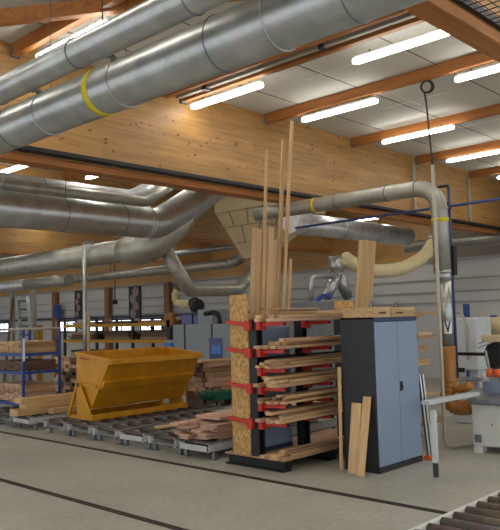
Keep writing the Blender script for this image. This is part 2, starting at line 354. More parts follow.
for (x, y) in ((4.66, 4.2), (1.9, 7.2), (1.9, 4.4), (4.55, 10.9), (7.65, 10.9), (9.42, 10.7), (12.05, 10.4), (1.6, 10.9), (-1.2, 10.9), (1.9, .4), (4.66, .4), (7.6, .4), (9.45, .4), (12.05, .4), (-.8, .4), (4.66, -2.4), (7.6, -2.4), (9.45, -2.4), (1.9, -2.4), (.2, 6.5), (.2, 13.5), (4.55, 13.5), (14.6, 10.4), (14.6, 3.9), (12.05, 3.9), (4.55, 18), (9.4, 18.2), (14.6, 18.2), (4.55, 26), (9.4, 26), (14.6, 26), (9.4, 34), (14.6, 34), (12, 20), (17, 20), (17, 26), (12, 30), (17, 31), (17, 38), (12, 38), (17, 12), (6.8, 22), (6.8, 30)):  # unseen lamps added to brighten the floor, the ducts and the back bays
    lamp(x, y, 'added batten lamp lighting the hall, out of the picture', 5.36)
# windows in the far wall
for i, (p0, p1, q0, q1) in enumerate(((60, 75, 320, 331), (90, 102, 320, 327), (112, 131, 319.5, 326), (141, 161, 318.5, 326), (209, 216, 313, 323), (222, 230, 313, 323), (0, 8, 322, 330))):
    a, c = PX(p0, q0, 19.93), PX(p1, q1, 19.93); y0, y1 = c.y, a.y; zt, zb = 2.05, 1.6
    t = thing('window_%d' % (i+1), 'low bright window in the far wall, number %s from the left' % (ORD[i+1] if i < 6 else 'one'), 'window', (19.95, (y0+y1)/2, zb), kind='structure')
    t['label'] = ['bright low window right of the ladder, below a dark poster', 'small bright window right of the grey pole', 'wide bright window above the yellow rack beams at centre left', 'bright window left of the blue machine window', 'small bright window above the grey machine, left of a pair', 'small bright window right beside the chipboard end panel', 'bright low window at the left edge behind the ladder'][i]
    MB().box((19.955, y0, zb), (19.965, y1, zt)).build('pane', 'glass', t)
    f = MB()
    for (ya, yb, za, zb2) in ((y0-.08, y0, zb-.08, zt+.08), (y1, y1+.08, zb-.08, zt+.08), (y0, y1, zb-.08, zb), (y0, y1, zt, zt+.08), ((y0+y1)/2-.03, (y0+y1)/2+.03, zb, zt)): f.box((19.93, ya, za), (20.0, yb, zb2))
    f.build('window_frame', 'frame', t)
struct('trim_8', MB().box((19.94, 15, 2.16), (20, 46, 2.26)), 'frame', 'dark band running above the row of windows', 'trim')
for k, px in enumerate((55, 108, 168, 172.5)):
    y = PX(px, 300, 19.85).y
    if k == 3: continue
    tag(MB().box((19.75, y-.17, 0), (20, y+.17, 3.62), .02).build('wall_column', 'column', None, (19.85, y, 0)), 'brown timber column on the far wall, %s' % ['beside the ladder', 'in the middle between windows', 'by the cream hose'][k], 'column', kind='structure')
for k, (p0, p1, q0, q1) in enumerate(((74.5, 81, 291, 318), (128.5, 140, 286, 318))):
    a, c = PX(p0, q0, 19.9), PX(p1, q1, 19.9)
    t = thing('poster', ['narrow dark poster on the far wall left of the grey pole', 'wide dark poster on the far wall above the yellow hopper'][k], 'poster', (19.93, a.y, c.z))
    MB().box((19.9, c.y, c.z), (19.96, a.y, a.z)).build('sheet', 'paper', t)
    m = MB(); yc = (a.y+c.y)/2; w = (a.y-c.y)
    for q in range(4): m.tube([(19.895, yc+(-1)**q*w*.12, c.z+(a.z-c.z)*(.15+.22*q)), (19.9, yc+(-1)**q*w*.12, c.z+(a.z-c.z)*(.15+.22*q))], w*.28, 10)
    m.build('picture', 'posterlight', t)
# ------------------------------------------------------------------ overhead ducts
def ringset(t, axis_pt, d, r, pos, name='clamp_ring', mat='ring', rr=.012):
    for p in pos: MB().ringtorus(V(axis_pt)+V(d)*p, d, r+rr*.4, rr).build(name, mat, t)
XD, ZD, RD = 3.33, 3.83, .19
t = thing('ventilation_duct', 'wide galvanised round duct with yellow tape crossing overhead from lower left to top', 'duct', (XD, 3, ZD))
MB().tube([(XD, -3.5, ZD), (XD, 9.15, ZD), (XD, 9.15, ZC-.02)], RD, 40, .3).build('pipe', 'galv', t)
low = [PX(a, b, 3.42).y for a, b in ((25, 143), (60, 131), (136, 102), (233, 65), (291, 49), (367, 19))]
for k, y in enumerate(low):
    MB().ringtorus((XD, y, ZD), (0, 1, 0), RD+.003, .009 if k in (1, 2, 4) else .005, 36).build('clamp_ring', 'galv' if k in (1, 2, 4) else 'ring', t)
    if k in (1, 2, 4):
        MB().bar((XD-.105, y, ZD+.150), (XD-.155, y, ZD+.19), .03, .04, ch=.004).cyl((XD-.16, y-.03, ZD+.165), (XD-.16, y+.03, ZD+.165), .012, 8).build('clamp_clip', 'midgrey', t)
        MB().cyl((XD, y, ZD+RD), (XD, y, ZC), .003, 6).build('hanger_wire', 'darkgrey', t)
y = PX(113, 111, 3.42).y; tp = MB().tube([(XD, y-.035, ZD), (XD, y+.035, ZD)], RD+.004, 40).build('tape_band', 'yellow', t); tp['label'] = 'yellow tape band'
X1, Z1, R1 = 2.82, 3.90, .106
t = thing('ventilation_duct', 'narrower galvanised duct above and left of the yellow-taped one, top left corner', 'duct', (X1, 3, Z1))
MB().tube([(X1, -3.5, Z1), (X1, 9.15, Z1), (X1, 9.15, ZC-.02)], R1, 28, .2).build('pipe', 'galv', t)
for (a, b) in ((5, 105), (84, 66), (200, 3)):
    MB().ringtorus((X1, PX(a, b, X1+.05).y, Z1), (0, 1, 0), R1+.002, .006, 28).build('clamp_ring', 'ring', t)
MB().cyl((X1, 6.0, Z1+R1), (X1, 6.0, ZC), .005, 6).build('hanger_wire', 'darkgrey', t)
MB().cyl((X1, 4.0, Z1+R1), (X1, 4.0, ZC), .005, 6).build('hanger_wire', 'darkgrey', t)
# horizontal ducts behind the long beam
p1, p2 = PY(158, 224, 10), PY(215, 187, 10)
t = thing('ventilation_duct', 'thick horizontal galvanised duct at left that bends up behind the beam', 'duct', (4, 10, p1.z))
MB().tube([(-3.5, 10, p1.z), p1, p1+(p2-p1)*1.35, p1+(p2-p1)*1.35+V((.2, 0, .7))], .275, 36, .2).build('pipe', 'galv', t)
for x in (2.0, 6.2, 7.35): MB().ringtorus((x, 10, p1.z), (1, 0, 0), .278, .008, 32).build('seam_ring', 'ring', t)
dd = (p2-p1).normalized()
for q in (-.24, -.3): MB().ringtorus(p1+V((q, 0, 0)) if q < 0 else p1+dd*q, (1, 0, 0), .278, .01, 32).build('seam_ring', 'galv_bright', t)
for x in (3.5, 6.3): MB().cyl((x, 10, p1.z+.275), (x, 10, ZC), .006, 6).build('hanger_wire', 'darkgrey', t)
p1, p2 = PY(131, 198, 10.9), PY(175, 176, 10.9)
t = thing('ventilation_duct', 'slimmer galvanised duct above and behind the thick horizontal one', 'duct', (4, 10.9, p1.z))
MB().tube([(-3.5, 10.9, p1.z), p1, p1+(p2-p1)*1.25], .15, 28, .12).build('pipe', 'galv_bright', t)
for x in (3, 6.4): MB().ringtorus((x, 10.9, p1.z), (1, 0, 0), .153, .008, 28).build('seam_ring', 'ring', t)
p1, p2 = PY(141, 203, 10.75), PY(180, 182, 10.75)
t = thing('ventilation_duct', 'thin duct squeezed between the two horizontal galvanised ducts', 'duct', (4, 10.75, p1.z))
MB().tube([(-3.5, 10.6, p1.z-.02), (p1.x, 10.6, p1.z), (p1.x+.9, 10.6, p1.z+.55)], .1, 24, .1).build('pipe', 'galv_dull', t)
MB().ringtorus((5.5, 10.6, p1.z-.01), (1, 0, 0), .103, .008, 24).build('seam_ring', 'ring', t)
# lower duct coming from the back left
P = PY(216, 190, 11.9)
t = thing('ventilation_duct', 'dull lower duct from the far left with a large branching elbow', 'duct', (9.3, 14, 3.5))
b0 = V((9.3, 11.65, 3.5))
MB().tube([(9.3, 26, 3.5), (9.3, 12.3, 3.5)], .25, 32).build('pipe', 'galv_dull', t)
MB().tube([(9.3, 12.5, 3.5), (9.3, 12.3, 3.5), b0, b0+(P-b0)*.42, b0+(P-b0)*.5], .3, 32, .5, fn=lambda s: .265+.075*math.sin(math.pi*min(1, s*1.05))).build('elbow', 'galv_dull', t)
MB().tube([b0+(P-b0)*.42, P, P+(P-b0)*.18], .24, 32).build('riser', 'galv_dull', t)
for y in (12.5, 14.3, 16.2, 18.0): MB().ringtorus((9.3, y, 3.5), (0, -1, 0), .254, .012, 32).build('seam_ring', 'galv', t)
for q in (.43, .52): MB().ringtorus(b0+(P-b0)*q, P-b0, .27, .012, 32).build('seam_ring', 'galv', t)
a, b_, c, d = PY(160, 240, 11.7), PY(189, 290, 11.7), PY(238, 290, 12.4), V((13.6, 12.62, 3.31))
br_ = MB().tube([a, b_, c, d], .15, 24, .15).build('branch_pipe', 'galv_dull', t)
for q, e in ((b_+(a-b_)*.45, a-b_), (b_+(c-b_)*.3, c-b_), (b_+(c-b_)*.92, c-b_)): MB().ringtorus(q, e, .147, .01, 24).build('seam_ring', 'galv', br_)
# supporting post of that duct
a = PX(84, 252, 9.1); 
t = thing('duct_support_post', 'thin grey vertical post behind the yellow hopper, up to the lower duct', 'post', (8.93, 13.45, 0))
MB().cyl((8.93, 13.45, .01), (8.93, 13.45, 3.7), .045, 12).build('tube', 'galv', t)
MB().box((8.83, 13.35, 0), (9.03, 13.55, .015)).build('base_plate', 'darkgrey', t)
MB().box((8.9, 13.42, 3.7), (9.2, 13.453, 3.77)).build('bracket', 'galv', t)
# cyclone funnel
t = thing('dust_funnel', 'beige panelled funnel hanging under the beam behind the battens', 'funnel', (14, 12.6, 3.53))
F = [(12.9, 11.7), (15.4, 11.7), (15.4, 13.4), (12.9, 13.4)]; G = [(13.35, 12.4), (13.85, 12.4), (13.85, 12.85), (13.35, 12.85)]; FZ, GZ = 4.75, 3.53
vs = [(x, y, FZ) for x, y in F]+[(x, y, GZ) for x, y in G]+[(x, y, 5.42) for x, y in F]
MB().poly(vs, [[i, (i+1) % 4, 4+(i+1) % 4, 4+i] for i in range(4)]+[[8+i, 8+(i+1) % 4, (i+1) % 4, i] for i in range(4)]+[[8, 9, 10, 11], [4, 5, 6, 7]]).build('hopper_shell', 'beige', t)
m = MB()
def lp(i, j, s):
    A = V((*F[i], FZ)).lerp(V((*G[i], GZ)), s); B_ = V((*F[(i+1) % 4], FZ)).lerp(V((*G[(i+1) % 4], GZ)), s); return A.lerp(B_, j)
for i in (0, 3, 1):
    for s_ in (0.02, .33, .68): m.bar(lp(i, 0, s_), lp(i, 1, s_), .03, .02)
    for j, s0, s1 in ((.3, 0, .33), (.68, 0, .33), (.5, .33, .68)): m.bar(lp(i, j, s0), lp(i, j, s1), .03, .02)
    m.bar(lp(i, 0, 0), lp(i, 0, 1), .03, .03)
m.build('panel_joint', 'beigeseam', t)
MB().cyl((13.6, 12.62, 3.3), (13.6, 12.62, 3.55), .2, 24).build('outlet_collar', 'galv_dull', t)
# straight feeder pipes running to the back
a = PX(230, 263, 14.3); b_ = PX(181, 269, 14.3); z = (a.z+b_.z)/2
t = thing('feeder_pipe', 'grey feeder pipe from the back ending in a ribbed flexible piece at the funnel', 'pipe', (14.3, 15, z))
MB().tube([(14.3, 30, z), (14.3, a.y, z)], .14, 20).build('pipe', 'galv_dull', t)
MB().tube([(14.3, a.y+.02, z), (14.3, a.y-.3, z+.05), PX(246, 253, 14.2)], .13, 20, .3, fn=lambda s: .13+.014*math.sin(s*110), seg=40).build('flexible_end', 'galv_dull', t)
MB().cyl((14.3, 20, z), (14.3, 20, ZC), .01, 6).build('hanger_wire', 'darkgrey', t)
a = PX(236, 246, 15.6); b_ = PX(182, 253, 15.6); z = (a.z+b_.z)/2
t = thing('feeder_pipe', 'thinner grey feeder pipe above the ribbed one left of the funnel', 'pipe', (15.6, 15, z))
MB().tube([(15.6, 30, z), (15.6, a.y-.3, z)], .095, 16).build('pipe', 'galv', t)
MB().cyl((15.6, 18, z), (15.6, 18, ZC), .01, 6).build('hanger_wire', 'darkgrey', t)
MB().ringtorus((15.6, a.y+.9, z), (0, 1, 0), .097, .01).build('seam_ring', 'ring', t)
a = PX(0, 287, 11.4); b_ = PX(30, 286, 11.4)
t = thing('feeder_pipe', 'bright silver pipe stub crossing behind the ladder at far left', 'pipe', (11.4, b_.y, a.z))
MB().cyl((11.4, 24, a.z), (11.4, 24, ZC), .01, 6).build('hanger_wire', 'darkgrey', t)
MB().tube([(11.4, 30, a.z), (11.4, b_.y+.2, a.z)], .17, 24).build('pipe', 'galv_bright', t)
MB().tube([(11.4, b_.y+.2, a.z), (11.4, b_.y-2.2, a.z)], .16, 24, fn=lambda s: .165+.01*math.sin(s*70)).build('flexible_end', 'galv_dull', t)
# silver ducts right of the battens, behind the beam
a, b_ = PY(290, 222, 11), PY(398, 234, 11)
t = thing('ventilation_duct', 'bright silver duct right of the battens, seen under the beam', 'duct', (15, 11, a.z))
MB().tube([(a.x, 11, 4.25), (18.4, 11, 4.25)], .27, 28).build('pipe', 'galv_bright', t)
for x in (13.5, 15.1, 16.7): MB().ringtorus((x, 11, 4.25), (1, 0, 0), .273, .014, 28).build('seam_ring', 'galv', t)
for x in (14, 17): MB().cyl((x, 11, 4.52), (x, 11, ZC), .008, 6).build('hanger_wire', 'darkgrey', t)
t = thing('ventilation_duct', 'short grey duct beside the right photo edge, right of the vertical pipe', 'duct', (18.8, 6, 4.0))
a, b_ = PX(452, 238, 18.8), PX(510, 233, 18.8)
MB().tube([(18.8, a.y+1.5, 3.98), (18.8, 2, 3.98)], .17, 20).build('pipe', 'galv_dull', t)
MB().ringtorus((18.8, 7.6, 3.98), (0, 1, 0), .175, .014).build('seam_ring', 'galv_bright', t)
# cream flexible hose and its Y fitting
pts = [PY(*q, y) for q, y in (((433, 243), 8.9), ((425, 255), 8.92), ((410, 265), 8.95), ((395, 270), 9.0), ((375, 271), 9.03), ((356, 265), 9.06), ((344, 258), 9.1))]
t = thing('suction_hose', 'thick cream flexible hose sagging left of the vertical pipe', 'hose', pts[3])
hp = []
for i in range(len(pts)-1):
    for k in range(12):
        s_ = k/12; p0, p1_, p2_, p3 = pts[max(i-1, 0)], pts[i], pts[i+1], pts[min(i+2, len(pts)-1)]
        hp.append(.5*((2*p1_)+(p2_-p0)*s_+(2*p0-5*p1_+4*p2_-p3)*s_*s_+(3*p1_-p0-3*p2_+p3)*s_**3))
MB().tube(hp, .16, 20, fn=lambda s: .155+.008*math.sin(s*260)).build('hose', 'cream', t)
MB().tube([hp[0]+(hp[0]-hp[1]).normalized()*.15, hp[0]], .18, 20).build('end_collar', 'galv', t)
t = thing('branch_fitting', 'silver Y-shaped pipe fitting at the lower end of the cream hose', 'fitting', PY(336, 290, 9.1))
a, c1, c2, c3 = PY(335, 256, 9.1), PY(337, 274, 9.1), PY(326, 297, 9.1), PY(348, 297, 9.1)
MB().tube([a, c1], .145, 20).build('stem', 'galv', t)
MB().tube([c1, c2], .13, 20, fn=lambda s: .145-.035*s).build('leg', 'galv', t); MB().tube([c1, c3], .13, 20, fn=lambda s: .145-.035*s).build('leg', 'galv', t)
MB().ringtorus(c1, a-c1, .15, .013).build('clamp_ring', 'galv_bright', t)
t = thing('edge_machine', 'grey extraction machine hidden behind the rack, its conduit looped above it', 'machine', PY(330, 330, 9.1)*1)
q0 = PY(330, 300, 9.1); t.location.z = 0; t['_o'] = (t.location.x, t.location.y, 0)
MB().box((q0.x-.9, 8.75, 0), (q0.x+1.1, 9.5, c2.z-.1), .02).build('body', 'midgrey', t)
cu = [PY(*q, 9.0) for q in ((311, 312), (311, 277), (334, 277))]
MB().tube([(cu[0].x, 9.0, c2.z-.11), cu[1], cu[2]], .045, 12, .12).build('conduit', 'galv', t)
fr = [PY(*q, 8.9) for q in ((316, 308), (321, 296), (331, 296))]
MB().bar((fr[0].x, 8.9, c2.z-.11), fr[1], .07).bar(fr[1], fr[2], .07).build('bracket', 'blue', t)
# cream hose and black hose near the CNC
hp = [PX(*q, 15.5) for q in ((178, 289), (175, 296), (177, 303), (184, 305), (192, 303))]
t = thing('suction_hose', 'small cream hose curl above the grey machine in the centre background', 'hose', hp[2])
MB().tube(hp, .15, 16, .25, fn=lambda s: .13+.012*math.sin(s*120)).build('hose', 'cream', t)
MB().tube([hp[-1], hp[-1]+(hp[-1]-hp[-2]).normalized()*.2], .16, 16).build('end_collar', 'black', t)
MB().tube([hp[0], hp[0]+V((0, 0, .9))], .13, 16).build('drop_pipe', 'galv_dull', t)

# vertical pipe with elbow, run towards the beam
XP, YP, ZP, RP = 9.8, 5.28, 3.915, .125
ye = PX(281, 209, XP).y
t = thing('extraction_pipe', 'galvanised pipe rising at right, bending along towards the beam, yellow tape near the elbow', 'pipe', (XP, YP, 1.4))
zt = PX(447, 346, XP).z; zm = PX(446, 272, XP).z
MB().tube([(XP, YP, zm), (XP, YP, ZP), (XP, ye, ZP), (XP, ye+.6, ZP)], RP, 28, .45, seg=12).build('pipe', 'galv_dull', t)
XL, YL, RL = XP+.02, YP-.022, .094
MB().tube([(XL, YL, zt), (XL, YL, zm-.12)], RL, 28).build('lower_pipe', 'galv', t)
MB().tube([(XL, YL, zm-.14), (XP, YP, zm+.02)], RP, 28, fn=lambda q: RL+.002+(RP-RL)*q).build('reducer', 'galv', t)
for q in (.36, .9, 1.9): MB().ringtorus((XP, YP+q, ZP), (0, 1, 0), RP+.003, .009, 28).build('seam_ring', 'ring', t)
for zz in (ZP-.36, zm): MB().ringtorus((XP, YP, zz), (0, 0, 1), RP+.004, .009, 28).build('seam_ring', 'galv', t)
zz = PX(441, 219, XP-.12).z; MB().tube([(XP, YP, zz-.03), (XP, YP, zz+.03)], RP+.006, 28).build('tape_band', 'yellow', t)['label'] = 'yellow tape band by the elbow'
zz = PX(311, 206, XP-.12); MB().tube([(XP, zz.y-.035, ZP), (XP, zz.y+.035, ZP)], RP+.005, 28).build('tape_band', 'yellow', t)['label'] = 'yellow tape band near the battens'
def arc(mb, r, a0, a1, z0, z1, n=8):
    vs = []
    for k in range(n+1):
        a = a0+(a1-a0)*k/n
        for rr in (r, r+.003):
            for zz in (z0, z1): vs.append((XL+rr*math.cos(a), YL+rr*math.sin(a), zz))
    fs = [[0, 1, 3, 2], [4*n, 4*n+2, 4*n+3, 4*n+1]]
    for k in range(n):
        o = 4*k; fs += [[o, o+4, o+5, o+1], [o+2, o+3, o+7, o+6], [o, o+2, o+6, o+4], [o+1, o+5, o+7, o+3]]
    return mb.poly(vs, fs)
fa = math.atan2(-YP, -XP)   # towards the camera side
zs = PX(447, 327, XP-.1).z
st = arc(MB(), RL+.002, fa-.5, fa+.75, zs-.1, zs+.08).build('sticker', 'sticker', t); st['label'] = 'white sticker with a black V mark'
m = MB()
for k in range(9):   # V: two slanting arms stepped round the pipe
    f_ = k/8; hw = .1
    arc(m, RL+.0055, fa+.1-.34*f_-hw*.9, fa+.1-.34*f_+hw*.9, zs-.075+.14*f_, zs-.05+.14*f_, 3); arc(m, RL+.0055, fa+.1+.34*f_-hw, fa+.1+.34*f_+hw, zs-.075+.14*f_, zs-.05+.14*f_, 3)
m.build('letter_mark', 'black', st)
# amber hoses at the foot of the pipe
hz = [PX(*q, XP) for q in ((446, 385), (447, 400), (455, 408), (465, 408), (470, 407))]
t = thing('suction_hose', 'amber hose hanging below the vertical pipe and curling to the white machine', 'hose', (XP, YP, 1.2))
MB().tube([(XL, YL, zt), (XL, YL, hz[0].z)]+[V((XP+.02*i, h.y, h.z)) for i, h in enumerate(hz[1:])], .125, 24, .18, seg=14, fn=lambda s: .108+.006*math.sin(s*300)).build('hose', 'amber', t)
hz = [PX(*q, XP-.0) for q in ((446, 380), (456, 389), (464, 389), (471, 385))]
MB().tube([(XL, YL, hz[0].z+.05)]+hz[1:], .062, 20, .12, seg=10).build('branch_hose', 'amber', t)
# blue air line
XB = 10.02; zb = 3.62
t = thing('air_line', 'blue compressed air pipe running level under the lamps with a vertical drop beside the duct', 'pipe', (XB, 5.2, zb))
MB().cyl((XB, 2.6, zb), (XB, 8.3, zb-.02), .022, 10).build('level_pipe', 'bluepipe', t)
yv = XB/1.905; zt_ = PX(449, 186, XB).z
MB().cyl((XB+.05, yv, zt_), (XB+.05, yv, 1.0), .022, 10).build('drop_pipe', 'bluepipe', t)
MB().tube([(XB+.05, yv, zt_-.05), (XB+.05, yv, zt_+.02), (XB+.05, yv+.2, zt_+.02)], .022, 10, .04).build('top_bend', 'black', t)
MB().cyl((XB+.02, yv, zb-.06), (XB+.02, yv, zb+.06), .04, 10).build('tee_joint', 'black', t)
MB().box((XB-.0, yv-.06, 2.55), (XB+.1, yv-.02, 3.0)).build('hose_reel_hook', 'black', t)
# cable drop with coil
xc, yc = 9.50, 5.20
t = thing('cable_drop', 'black cable with a coil hanging from a joist down a thin grey conduit pole', 'cable', (xc, yc, 0))
zc_ = PX(432, 165, xc).z; zl = PX(443, 443, xc).z
MB().tube([(xc, yc, zc_), (xc, yc, .06), (xc+.35, yc-.05, .04), (xc+.62, yc-.3, .04)], .026, 12, .3).build('conduit_pole', 'conduit', t)
k0 = PX(427, 87, xc); 
MB().tube([(xc, yc, zc_-.02), PX(431, 150, xc), PX(428.5, 125, xc), PX(426, 100, xc), PX(424, 92, xc)], .014, 8, .2).build('cable', 'black', t)
m = MB()
for q in range(3): m.ringtorus(k0+V((.02*q-.02, 0, .004*q)), V((fw.x, fw.y, 0.25)), .082+.004*q, .012, 28, 6)
m.build('coil', 'black', t)
MB().cyl((k0.x, k0.y, k0.z+.08), (k0.x, k0.y, ZC), .006, 6).build('hook', 'darkgrey', t)
# ------------------------------------------------------------------ light of the open gates behind the camera
wd = bpy.data.worlds.new('world'); S.world = wd; wd.use_nodes = True
bg = wd.node_tree.nodes['Background']; bg.inputs[0].default_value = (.93, .97, 1, 1); bg.inputs[1].default_value = 1.0

# ------------------------------------------------------------------ steel cabinet
CX0, CX1, CY0, CY1, CH = 7.665, 8.69, 5.105, 5.64, 1.945
t = thing('steel_cabinet', 'tall two-door steel cabinet, blue-grey doors and black side, in front of the rack', 'cabinet', (8.16, 5.39, 0))
MB().box((CX0, CY0+.02, .0), (CX0+.02, CY1, CH)).box((CX1-.02, CY0+.02, 0), (CX1, CY1, CH)).box((CX0+.02, CY1-.02, 0), (CX1-.02, CY1, CH)).box((CX0, CY0+.02, CH-.02), (CX1, CY1, CH)).box((CX0+.02, CY0+.03, .08), (CX1-.02, CY1-.02, .1)).build('body', 'cabdark', t)
MB().box((CX0, CY0, CH-.055), (CX1, CY0+.02, CH), .004).build('top_trim', 'cabtrim', t)
MB().box((CX0, CY0, 0), (CX1, CY0+.03, .075), .004).build('plinth', 'cabdark', t)
xm = (CX0+CX1)/2
for a, b in ((CX0+.006, xm-.003), (xm+.003, CX1-.006)):
    MB().box((a, CY0-.004, .08), (b, CY0+.018, CH-.06), .005).build('door', 'cabdoor', t)
MB().box((xm+.015, CY0-.02, .98), (xm+.075, CY0-.004, 1.1), .006).cyl((xm+.045, CY0-.03, 1.04), (xm+.045, CY0-.02, 1.04), .02, 12).build('lock_handle', 'black', t)
for zz in (.3, 1.0, 1.65): MB().cyl((CX1-.004, CY0-.008, zz), (CX1-.004, CY0-.008, zz+.07), .006, 8).build('hinge', 'cabtrim', t)
# boards leaning on its side
board('board', 'wide pale board leaning on the black cabinet side, left of the narrow one', 'boards leaning on the cabinet', (7.5, 5.40, .0), (7.64, 5.40, .86), .15, .028, 'pine', up=(-1, 0, .14))
board('board', 'narrower pale board in front, leaning on the black cabinet side', 'boards leaning on the cabinet', (7.43, 5.24, .0), (7.636, 5.235, .95), .11, .03, 'pale', up=(-1, 0, .2))
board('board', 'thin batten standing upright at the back edge of the black cabinet side', 'boards leaning on the cabinet', (7.61, 5.66, .0), (7.64, 5.66, 1.31), .05, .02, 'stick', up=(-1, 0, .02))
# wooden blocks on top of it
for (x0, x1, y0, y1, h, lab) in ((7.68, 8.07, 5.12, 5.6, .115, 'left wooden template box with a ring grip on top of the cabinet'), (8.09, 8.68, 5.12, 5.5, .105, 'right wooden template box with a ring grip on top of the cabinet')):
    t = thing('template_box', lab, 'box', ((x0+x1)/2, (y0+y1)/2, CH), 'template boxes on the cabinet')
    b = MB(); th = .02
    b.box((x0, y0, CH), (x1, y0+th, CH+h), .003).box((x0, y1-th, CH), (x1, y1, CH+h), .003).box((x0, y0+th, CH), (x0+th, y1-th, CH+h), .003).box((x1-th, y0+th, CH), (x1, y1-th, CH+h), .003).box((x0+th, y0+th, CH), (x1-th, y1-th, CH+.015))
    b.build('sides', 'pine', t)
    MB().box((x0, y0-.0, CH+h), (x1, y1, CH+h+.015), .003).build('lid', 'pale', t)
    MB().box((x0+.12, y0-.004, CH+h*.42), (x0+.28, y0, CH+h*.6)).build('grip_slot', 'paper', t)
    MB().ringtorus((x1-.14, y0+.2, CH+h+.015), (.3, -1, 0), .085, .012, 24, 8).build('ring_grip', 'midgrey', t)

# ------------------------------------------------------------------ cantilever rack
UX = [7.0, 7.95, 8.9, 9.85]; LV = [1.885, 1.53, 1.28, 1.04, .82, .585]; LB = [1.885, 1.52, 1.05, .59]
t = thing('cantilever_rack', 'black cantilever timber rack with red arms and a chipboard end panel', 'rack', (9, 6.6, 0))
for x in UX:
    MB().box((x+.0, 6.12, 0), (x+.16, 7.17, .018)).box((x+.0, 6.12, .125), (x+.16, 7.17, .14)).box((x+.07, 6.12, .018), (x+.09, 7.17, .125)).box((x+.0, 6.12, .018), (x+.16, 6.13, .125)).build('base_beam', 'blackmetal', t)
    MB().box((x, 6.53, .158), (x+.015, 6.67, 1.96)).box((x+.105, 6.53, .158), (x+.12, 6.67, 1.96)).box((x+.015, 6.59, .158), (x+.105, 6.61, 1.96)).build('upright', 'blackmetal', t)
    for z in LV:
        a = MB().bar((x+.06, 6.53, z), (x+.06, 6.08, z+.012), .055, .052, ch=.005).box((x-.006, 6.46, z-.07), (x+.126, 6.53, z+.055), .004)
        MB().box((x+.035, 6.068, z-.008), (x+.085, 6.08, z+.03)).build('arm_stop', 'black', a.build('arm', 'red', t))
    for z in (LB if x not in (7.95, 8.9) else []):
        MB().bar((x-.03 if x == 7.0 else x+.06, 6.6 if x == 7.0 else 6.67, z), (x-.03 if x == 7.0 else x+.06, 7.05, z+.045), .045, .05, ch=.005).box((x-.055 if x == 7.0 else x+.03, 6.6 if x == 7.0 else 6.67, z-.07), (x-.002 if x == 7.0 else x+.09, 6.7, z+.06), .004).build('arm', 'red', t)
MB().box((6.99, 6.1, .14), (10.4, 7.17, .158)).build('deck_board', 'rough_', t)
MB().box((7.0, 6.68, .158), (7.025, 7.02, 2.3), .002).build('end_panel', 'osb', t)
for z in (.6, 1.4): MB().box((7.12, 6.61, z), (9.85, 6.63, z+.05)).build('brace_rail', 'blackmetal', t)
lev = ['topmost', 'second', 'third', 'fourth', 'fifth', 'lowest']
mats = ['pine', 'pine', 'rough_', 'pine', 'pine', 'pink', 'stick']
def stack_on_arms(zb, what, n0, n1, th, n2=0):
    z = zb
    for layer, n in enumerate((n0, n1, n2)):
        if not n: break
        span = .42; w = span/n0-.008
        ys = [6.075+(span/n0)*(i+.5) for i in range(n0)]
        off = 0 if layer == 0 else random.choice((0, n0-n))
        for i in range(n):
            x0 = random.uniform(6.86, 7.02) if layer == 0 else random.uniform(6.88, 7.25); L = random.uniform(3.95, 4.1) if random.random() < .22 else random.uniform(3.0, 3.3); y = ys[i+off]-.012*layer
            ww = w*random.uniform(.88, .99)
            board('board', '%s board from the front, %s layer, on %s' % (ORD[i], ['bottom', 'second', 'third'][layer], what), 'boards stored on the red rack arms',
                  (x0, y+random.uniform(-.003, .003), z+th/2), (min(x0+L, 11.18), y+random.uniform(-.003, .003), z+th/2), ww, th-.002, random.choice(mats))
        z += th
for i, z in enumerate(LV):
    stack_on_arms(z+.041, 'the %s red rack arms' % lev[i], *((4, 4, .045, 3) if i == 0 else (4, 3, .044, 2) if i % 2 else (5, 4, .036, 3)))
stack_on_arms(.159, 'the deck at the foot of the rack', 4, 3, .035, 2)
for k in range(5):
    board('board', '%s short rough offcut from the front lying across the end of the top boards' % ORD[k], 'rough offcuts on top of the rack', (6.93+.03*k, 6.12+.09*k, 2.075+.012), (7.85+.06*k, 6.13+.09*k, 2.075+.012), +.08, .022, 'rough_', ragged=.05)

# steel cabinet between the rack uprights
t = thing('steel_cabinet', 'blue-grey steel drawer cabinet standing inside the red-armed rack', 'cabinet', (7.55, 6.85, .158))
MB().box((7.16, 6.74, .158), (7.92, 7.0, 1.86), .006).build('body', 'cabdoor', t)
for z in (.22, .62, 1.03, 1.44): MB().box((7.17, 6.722, z), (7.91, 6.74, z+.4), .006).build('drawer', 'cabdoor', t)
MB().box((7.16, 6.73, .158), (7.92, 6.74, .21)).build('plinth', 'cabtrim', t)

# tall battens standing behind
def lean_pt(px, py, y0=7.06, k=.008):
    d = _ray(px, py); tt = (y0-k*CAM_H)/(d.y+k*d.z); return V((0, 0, CAM_H))+d*tt
ST = [((266.7, 150), (262.5, 300), .05, 'batten with the third highest tip, left of the tallest pair'), ((259.3, 229), (257.3, 310), .3, 'broad board, leftmost of the standing timbers'), ((283.7, 140), (277.6, 300), .075, 'second tallest standing batten, left of the tallest'),
      ((292, 121), (283.5, 300), .06, 'tallest standing batten, reaching the lit lamp'), ((270.8, 227), (267.6, 310), .11, 'batten right of the broad board, mid height'), ((274.5, 240), (272.2, 310), .1, 'lower brown batten between the second tallest and the broad board'),
      ((290.5, 259), (288.5, 310), .05, 'short batten standing apart at the right of the group'), ((282, 298), (281.5, 310), .04, 'shortest standing batten, barely above the rack')]
for k, (a, b, w, lab) in enumerate(ST):
    off = (k % 3)*.036
    A = lean_pt(*a, 7.055+off); B = lean_pt(*b, 7.055+off); s_ = (A.z-.158)/(A.z-B.z); F_ = A+(B-A)*s_
    board('batten', lab, 'tall battens standing behind the rack', F_, A, w, .03, 'stick', up=(0, -1, 0))
